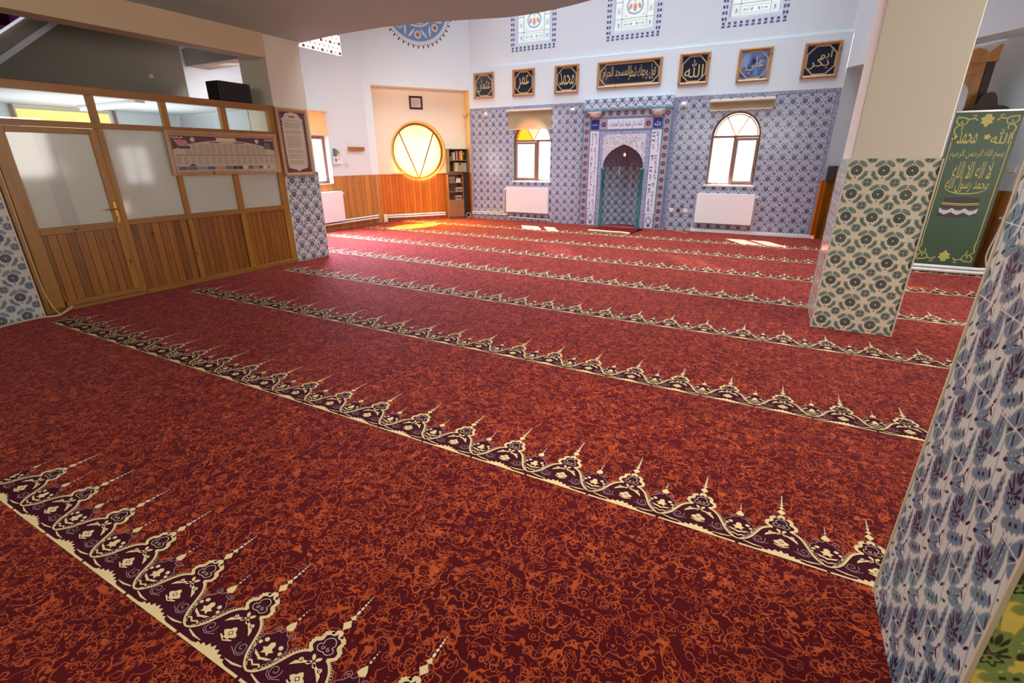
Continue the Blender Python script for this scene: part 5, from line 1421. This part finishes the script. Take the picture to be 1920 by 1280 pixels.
# stairs seen above the partition
st = thing('staircase', 'underside of a grey staircase with purple carpet, above the partition at top left', 'staircase', (-8.42, 2.83, 2.65), PI / 2)
k = .78; ln_ = .32; lu = .86
def slope(pts): return pts
m = MB(); m.prism([(-ln_, -ln_ * k), (lu, lu * k), (lu, lu * k + .25), (-ln_, -ln_ * k + .25)], -.14, .17, 0); m.build('stair_slab', PLASTER_G, st)
m = MB(); m.prism([(-ln_, -ln_ * k), (lu, lu * k), (lu, lu * k + .07), (-ln_, -ln_ * k + .07)], -.16, -.14, 0); m.build('lower_flange', PLASTER, st)
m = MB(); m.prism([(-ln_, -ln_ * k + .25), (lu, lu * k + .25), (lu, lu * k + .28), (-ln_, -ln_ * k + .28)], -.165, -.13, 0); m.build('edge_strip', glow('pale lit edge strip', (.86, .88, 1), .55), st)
m = MB()
for i in range(4):
    x = -.30 + .26 * i; m.box(x, x + .26, -.13, .17, x * k + .24, x * k + .24 + .205)
m.build('stair_carpet', plain('purple stair carpet', rgb(104, 22, 100), .9, var=.2, scale=30), st)
for x in (.02, .62):
    m = MB(); m.tube([(x, -.10, x * k + .28), (x, -.10, x * k + 1.1)], .035, 0, 8); m.build('baluster', STEEL, st)
t = thing('wall_hook', 'small pale round hook on the grey stairwell wall above the partition', 'hook', (-8.599, 4.63, 2.77), PI / 2)
m = MB(); m.lathe([(.0, -.03), (.022, -.028), (.026, -.008), (.034, 0)], (0, 0, 0), 0, 12, 'y'); m.build('hook_body', CREAMP, t)

# ------------------------------------------------------------------ light
def area(name, loc, to, sx, sy, power, c, spread=180):
    l = bpy.data.lights.new(name, 'AREA'); l.shape = 'RECTANGLE'; l.size = sx; l.size_y = sy; l.energy = power; l.color = c; l.spread = R(spread)
    o = bpy.data.objects.new(name, l); COL.objects.link(o); o.location = loc
    o.rotation_euler = (Vector(to) - Vector(loc)).to_track_quat('-Z', 'Y').to_euler(); return o
sun = bpy.data.lights.new('sun', 'SUN'); sun.energy = 110; sun.angle = R(.6); sun.color = (1, .96, .88)
so = bpy.data.objects.new('sun', sun); COL.objects.link(so); so.rotation_euler = Vector((.62, -1, -1.3)).to_track_quat('-Z', 'Y').to_euler()
area('hall fill', (-3.4, 9.2, 6.8), (-3.4, 9.2, 0), 7.5, 5.0, 450, (.80, .88, 1), 105)  # unseen overhead fill added for the hall, stands in for high windows
area('near fill', (-2.2, -2.6, 2.6), (-2.4, 5, .6), 5, 1.2, 100, (1, .92, .84))  # fill added behind the camera, no window there
area('carpet pool fill', (-.9, 2.6, 3.22), (-.9, 2.6, 0), 1.2, .6, 36, (1, .88, .74), 120)  # downlight added to pool on the near carpet, no fixture there
area('partition fill', (4.2, 5.0, 1.9), (-3, 5.5, .9), 3.2, 1.5, 150, (1, .95, .88))  # fill added for the partition, no window in that wall
area('left window daylight', (-9.1, 8.05, 1.75), (-7.3, 7.0, 0), .75, 1.2, 240, (.78, .66, 1), 110)
area('corner window light', tuple(PL + NL * .1 + UL * -1.37 + Vector((0, 0, 1.7))), tuple(PL - NL * .9 + UL * -1.2), 1.0, 1.0, 80, (1, .66, .06), 90)
area('corner fill', (-5.4, 6.1, 3.75), tuple(PL + UL * -1.3 + Vector((0, 0, 1.5))), .8, .4, 26, (1, .84, .62), 70)
area('side room light', (-8.2, 5.75, 3.0), (-8.6, 6.6, 1.6), .6, .6, 30, (1, .96, .92))
area('office uplight fill', (-8.1, 3.7, 1.75), (-8.1, 3.7, 3), 1.4, 2.4, 24, (1, .98, .95))  # hidden uplight added to brighten the office ceiling
wd = bpy.data.worlds.new('sky'); SC.world = wd; wd.use_nodes = True
nt = wd.node_tree; X.nt = nt
bg = nt.nodes['Background']; sk = nt.nodes.new('ShaderNodeTexSky'); sk.sky_type = 'HOSEK_WILKIE'; sk.turbidity = 3; sk.sun_direction = Vector((-.62, 1, 1.3)).normalized()
nt.links.new(sk.outputs[0], bg.inputs[0]); bg.inputs[1].default_value = 1.0
# ------------------------------------------------------------------ camera
cam = bpy.data.cameras.new('camera'); cam.sensor_width = 36; cam.sensor_fit = 'HORIZONTAL'; cam.lens = 898.8 / 1920 * 36; cam.clip_start = .05; cam.clip_end = 200
co = bpy.data.objects.new('camera', cam); COL.objects.link(co)
yaw, pit, rol = R(28.13), R(20.90), R(-.18)
f_ = Vector((-math.sin(yaw) * math.cos(pit), math.cos(yaw) * math.cos(pit), -math.sin(pit))); r_ = Vector((math.cos(yaw), math.sin(yaw), 0)); u_ = r_.cross(f_)
rr, uu = r_ * math.cos(rol) + u_ * math.sin(rol), -r_ * math.sin(rol) + u_ * math.cos(rol)
co.matrix_world = Matrix(((rr.x, uu.x, -f_.x, 0), (rr.y, uu.y, -f_.y, 0), (rr.z, uu.z, -f_.z, 1.6), (0, 0, 0, 1)))
SC.camera = co
SC.cycles.max_bounces = 7; SC.cycles.diffuse_bounces = 4; SC.cycles.use_denoising = True
SC.view_settings.view_transform = 'Standard'; SC.view_settings.look = 'None'; SC.view_settings.exposure = 0; SC.view_settings.gamma = 1
